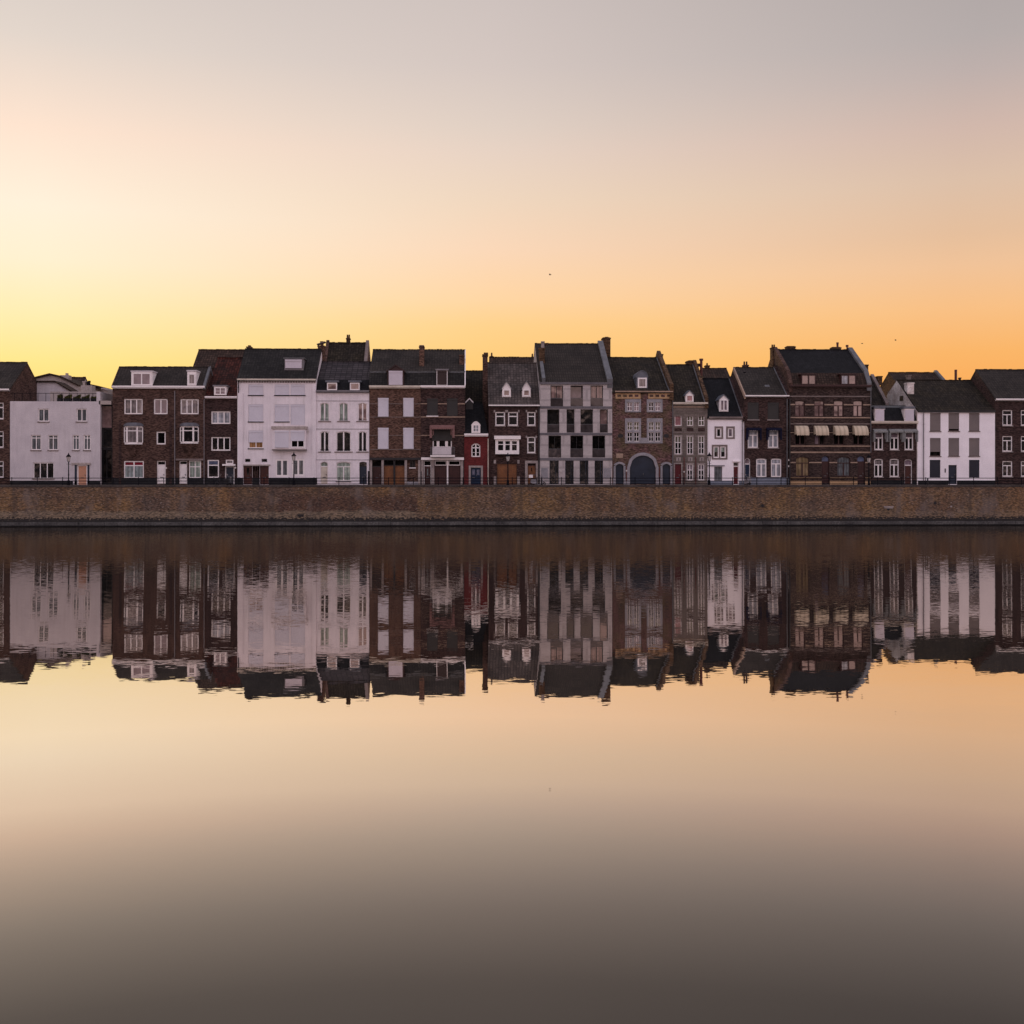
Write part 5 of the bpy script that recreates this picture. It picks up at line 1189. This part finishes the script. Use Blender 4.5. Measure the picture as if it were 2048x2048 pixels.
bt.inputs['Color1'].default_value = (1.8, 1.7, 1.5, 1); bt.inputs['Color2'].default_value = (.35, .35, .34, 1); bt.inputs['Mortar'].default_value = (.95, .93, .85, 1)
col = mixc(1.0, col, bt.outputs['Color'], 'MULTIPLY'); col = mixc(1.0, col, mixc(a3, (.60, .61, .56), (1.5, 1.5, 1.3)), 'MULTIPLY')
sp4, _ = nz(4.2, 3, (1, 1, 2.4), .62, .68); col = mixc(mth('MULTIPLY', sp4, .75), col, (.34, .27, .23)); sp5, _ = nz(6.5, 2, (1, 1, 2), .6, .66); col = mixc(mth('MULTIPLY', sp5, .6), col, (.03, .022, .018))
st, _ = nz(1.1, 4, (1, 1, .05), .52, .72); col = mixc(mth('MULTIPLY', st, .55), col, (.045, .034, .030))   # run-off stains
st2, _ = nz(.55, 4, (1, 1, .5), .56, .68); col = mixc(mth('MULTIPLY', st2, .5), col, (.17, .135, .12))
# algae line at the foot
alg = mth('SUBTRACT', 1.0, step(mth('ADD', Zs, mth('MULTIPLY', mth('SUBTRACT', r3, .5), 1.7)), .82, .92)); col = mixc(mth('MULTIPLY', alg, .93), col, (.010, .010, .011))
top = step(Zs, 4.12, 4.16); col = mixc(mth('MULTIPLY', top, .75), col, (.060, .050, .044))
L(col, b.inputs['Base Color'])
bp = N('ShaderNodeBump'); bp.inputs['Strength'].default_value = .5; bp.inputs['Distance'].default_value = .03; L(bt.outputs['Fac'], bp.inputs['Height']); bp.invert = True; L(bp.outputs[0], b.inputs['Normal'])
qw = empty('quay_wall', (0, 124, 0), 'long weathered brown brick quay wall standing in the river', 'quay wall')
mb = MB(); mb.box(-400, 400, 124.0, 124.6, -.5, ZS - .22); mb.build('brick_face', qm, qw)
mb = MB(); x = -110
while x < 110:
    w = random.uniform(.9, 1.4); z = ZS + random.uniform(-.015, .015); mb.box(x, x + w - .012, 123.95 + random.uniform(-.01, .01), 124.5, ZS - .22, z); x += w
mb.build('coping', mat('quay_coping', (.075, .062, .055), (.05, .042, .038), .9, .3, .9, 6, .4), qw)
mb = MB(); x = -110
while x < 110:
    w = random.uniform(1.8, 3.4); mb.box(x, x + w - .03, 123.62 + random.uniform(-.02, .02), 124.02, .12, .47 + random.uniform(-.02, .02)); x += w
mb.build('footing', mat('quay_footing', (.105, .100, .096), (.050, .048, .048), .85, .3, .6, 5, .5), qw)
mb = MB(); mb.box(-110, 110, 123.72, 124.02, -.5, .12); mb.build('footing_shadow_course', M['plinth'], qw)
# fittings on the wall
def wallbit(name, x0, y0, x1, y1, m, lab, cat, p=.12):
    X0, Z0, X1, Z1 = R(x0, y0, x1, y1, 124); mb = MB(); mb.box(X0, X1, 124 - p, 124.03, Z0, Z1); mb.box(X0 + .05, X1 - .05, 124 - p * .6, 124.02, Z0 - .12, Z0); o = mb.build(name, M[m], qw); return o
wallbit('outlet_hood', 1767.5, 1012.3, 1786.5, 1014.6, 'stone', '', ''); 
for (x, y, r) in ((1776.5, 1018.5, .14), (1525, 1011.5, .17), (1870, 1006, .16), (1902, 1013, .1)):
    X, Zz = W(x, y, 124); mb = MB(); mb.tube((X, 123.93, Zz), (X, 124.02, Zz), r, r, 12); mb.build('drain_outlet', M['dark_paint' if x != 1902 else 'stone'], qw)
wallbit('drain_slot', 594, 1028.5, 608, 1031, 'dark_paint', '', '', .04)
# ------------------------------------------------------------------ railing on the quay edge
rl = empty('quay_railing', (0, 124.25, ZS), 'thin black iron railing running along the top of the quay wall', 'railing')
zt = W(1024, 956.2, 124.25)[1]
for zz in (zt, zt - (zt - ZS) * .42, ZS + (zt - ZS) * .16):
    mb = MB(); mb.tube((-75, 124.25, zz), (75, 124.25, zz), .036, n=6); mb.build('rail', M['iron'], rl)
pm = MB(); pm.tube((0, 124.25, ZS), (0, 124.25, zt + .04), .04, n=6); pm.tube((0, 124.25, zt + .03), (0, 124.25, zt + .09), .055, n=6)
p0 = None; x = -74.0
while x < 75:
    if p0 is None: p0 = pm.build('post', M['iron'], rl, loc=None); p0.location = (x, 0, 0); p0.parent = rl
    else: p = p0.copy(); COL.objects.link(p); p.parent = rl; p.location = (x, 0, 0)
    x += 2.62
# ------------------------------------------------------------------ street lamps
def lamp(px, ytop, lab, Y=124.85, first=None):
    X = W(px, 0, Y)[0]; zt = W(px, ytop, Y)[1]; H = zt - (ZS - .12)
    r = empty('street_lamp', (X, Y, ZS - .12), lab, 'street lamp', 'old style lantern lamps along the quay')
    z = ZS - .12
    mb = MB(); mb.tube((X, Y, z), (X, Y, z + .12), .2, .19, 8); mb.tube((X, Y, z + .12), (X, Y, z + .55), .15, .11, 8); mb.tube((X, Y, z + .55), (X, Y, z + .64), .15, .10, 8); mb.build('base', M['iron'], r)
    mb = MB(); mb.tube((X, Y, z + .6), (X, Y, zt - .95), .065, .045, 8); mb.tube((X, Y, z + 1.15), (X, Y, z + 1.22), .09, .08, 8); mb.tube((X, Y, zt - 1.1), (X, Y, zt - 1.04), .09, .08, 8)
    mb.tube((X - .22, Y, zt - 1.2), (X + .22, Y, zt - 1.2), .018, n=5); mb.build('post', M['iron'], r)
    mb = MB(); mb.tube((X, Y, zt - .92), (X, Y, zt - .42), .12, .22, 6); lg = mb.build('lantern', M['lampglass'], r)
    mb = MB(); mb.tube((X, Y, zt - .42), (X, Y, zt - .36), .29, .28, 6); mb.tube((X, Y, zt - .36), (X, Y, zt - .16), .25, .07, 6); mb.tube((X, Y, zt - .16), (X, Y, zt - .04), .07, .04, 6); mb.tube((X, Y, zt - .05), (X, Y, zt + .03), .02, .012, 5); mb.tube((X, Y, zt - .97), (X, Y, zt - .92), .13, .13, 6)
    for k in range(6):
        a = math.pi / 3 * k; mb.tube((X + .12 * math.cos(a), Y + .12 * math.sin(a), zt - .92), (X + .22 * math.cos(a), Y + .22 * math.sin(a), zt - .42), .012, n=4)
    mb.build('lantern_roof', M['iron'], r)
lamp(137.2, 905.5, 'black lantern lamp in front of the white house at the left end')
lamp(587.7, 904, 'black lantern lamp in front of the wide white shuttered house')
lamp(1015.7, 905, 'black lantern lamp in front of the orange garage doors')
lamp(1418.7, 904.4, 'black lantern lamp in front of the small bright white house')
lamp(1737.8, 908, 'lantern lamp between the house with cream awnings and the small brown house')
lamp(-40, 905, 'lantern lamp in front of the house cut by the left picture edge')
# ------------------------------------------------------------------ scooters, bollards
def scooter(x, y, rot, bodym, lab, box=False):
    z0 = ZS - .12; r = empty('parked_scooter', (x, y, z0), lab, 'scooter', 'scooters parked in the quay street')
    def T(mb): 
        c, s = math.cos(rot), math.sin(rot); mb.v = [(x + a * c - b_ * s, y + a * s + b_ * c, z0 + e_) for a, b_, e_ in mb.v]; return mb
    for dx in (-.62, .62):
        mb = MB(); mb.ring((dx, 0, .24), .19, .055, n=14); mb.tube((dx, -.03, .24), (dx, .03, .24), .09, n=8); T(mb).build('wheel', M['dark_paint'], r)
    mb = MB(); mb.xz([(-.80, .42), (-.15, .38), (-.05, .25), (.35, .22), (.48, .34), (.56, .34), (.42, .16), (-.1, .14), (-.42, .2), (-.8, .34)], -.15, .15)
    mb.xz([(-.82, .42), (-.12, .38), (-.1, .68), (-.78, .72)], -.14, .14); mb.xz([(.36, .22), (.56, .34), (.44, .95), (.36, .95)], -.2, .2); T(mb).build('body', bodym, r)
    mb = MB(); mb.xz([(-.84, .72), (-.08, .68), (-.12, .78), (-.5, .80), (-.82, .82)], -.13, .13); T(mb).build('seat', M['dark_paint'], r)
    mb = MB(); mb.tube((.62, 0, .24), (.38, 0, 1.0), .03); mb.tube((.36, -.3, 1.04), (.36, .3, 1.04), .022); T(mb).build('handlebar', M['zinc'], r)
    mb = MB(); mb.tube((.36, -.3, 1.04), (.30, -.34, 1.22), .012, n=5); mb.box(.27, .30, -.42, -.28, 1.2, 1.28); mb.tube((.40, 0, .88), (.50, 0, .88), .08, .09, 8); T(mb).build('mirror', M['stone'], r)
    if box: mb = MB(); mb.box(-1.0, -.6, -.22, .22, .84, 1.22); mb.box(-1.01, -.59, -.23, .23, 1.12, 1.14); T(mb).build('top_box', M['white_paint'], r)
    return r
def gx(px, Y): return W(px, 0, Y)[0]
scooter(gx(446, 126.2), 126.2, math.pi, M['dark_paint'], 'low black scooter parked lengthwise by the narrow dark brown house')
scooter(gx(461, 126.0), 126.0, -math.pi / 2 + .25, M['dark_paint'], 'black scooter parked end on before the dark blue door')
scooter(gx(1496.5, 127.6), 127.6, -math.pi / 2, M['grey_paint'], 'grey scooter standing end on before the bright blue door')
scooter(gx(1076, 127.5), 127.5, .1, M['stone_blue'], 'grey scooter with a white top box beside the modern grey house', True)
def bollard(px, Y, hgt, m, lab):
    X = gx(px, Y); z = ZS - .12; r = empty('bollard', (X, Y, z), lab, 'bollard')
    mb = MB(); mb.tube((X, Y, z), (X, Y, z + hgt - .12), .085, .075, 10); mb.build('post', M[m], r); mb = MB(); mb.tube((X, Y, z + hgt - .12), (X, Y, z + hgt), .1, .05, 10); mb.build('cap', M[m], r)
bollard(1083.2, 127, .95, 'dark_paint', 'black bollard at the left corner of the modern grey house')
bollard(1575, 127.5, .9, 'dark_paint', 'black bollard between the pale blue plinth and the tan plinth')
bollard(1855.5, 125.4, .85, 'dark_paint', 'black bollard before the white house at the right end')
# ------------------------------------------------------------------ birds
def bird(px, py, D, span, tilt, lab):
    X, Zz = W(px, py, D); r = empty('flying_bird', (X, D, Zz), lab, 'bird', 'small dark birds over the roofs')
    mb = MB(); mb.tube((X - span * .22, D, Zz), (X, D, Zz), .02 * span, .09 * span, 6); mb.tube((X, D, Zz), (X + span * .2, D, Zz + .01), .09 * span, .05 * span, 6); mb.tube((X + span * .2, D, Zz + .01), (X + span * .28, D, Zz), .05 * span, .01, 5)
    for s in (-1, 1):
        mb.prism([(X - .1 * span, D, Zz), (X + .12 * span, D, Zz), (X + .12 * span, D, Zz + .03 * span), (X - .1 * span, D, Zz + .03 * span)], [(X - .14 * span, D + s * span * .45, Zz + tilt * span), (X - .02 * span, D + s * span * .45, Zz + tilt * span), (X - .02 * span, D + s * span * .45, Zz + tilt * span + .01), (X - .14 * span, D + s * span * .45, Zz + tilt * span + .01)])
    mb.build('body', M['dark_paint'], r)
bird(1100, 549.6, 110, .5, .15, 'dark bird highest in the sky above the modern grey house')
bird(1724, 687, 140, .55, .05, 'dark bird just right of the big dark roof')
bird(1791, 680.6, 120, .42, .2, 'dark bird alone high over the gap near the right end')
bird(1779, 768, 150, .6, .2, 'faint bird low in the gap between the roofs at the right')
print('OBJECTS', len(bpy.data.objects))
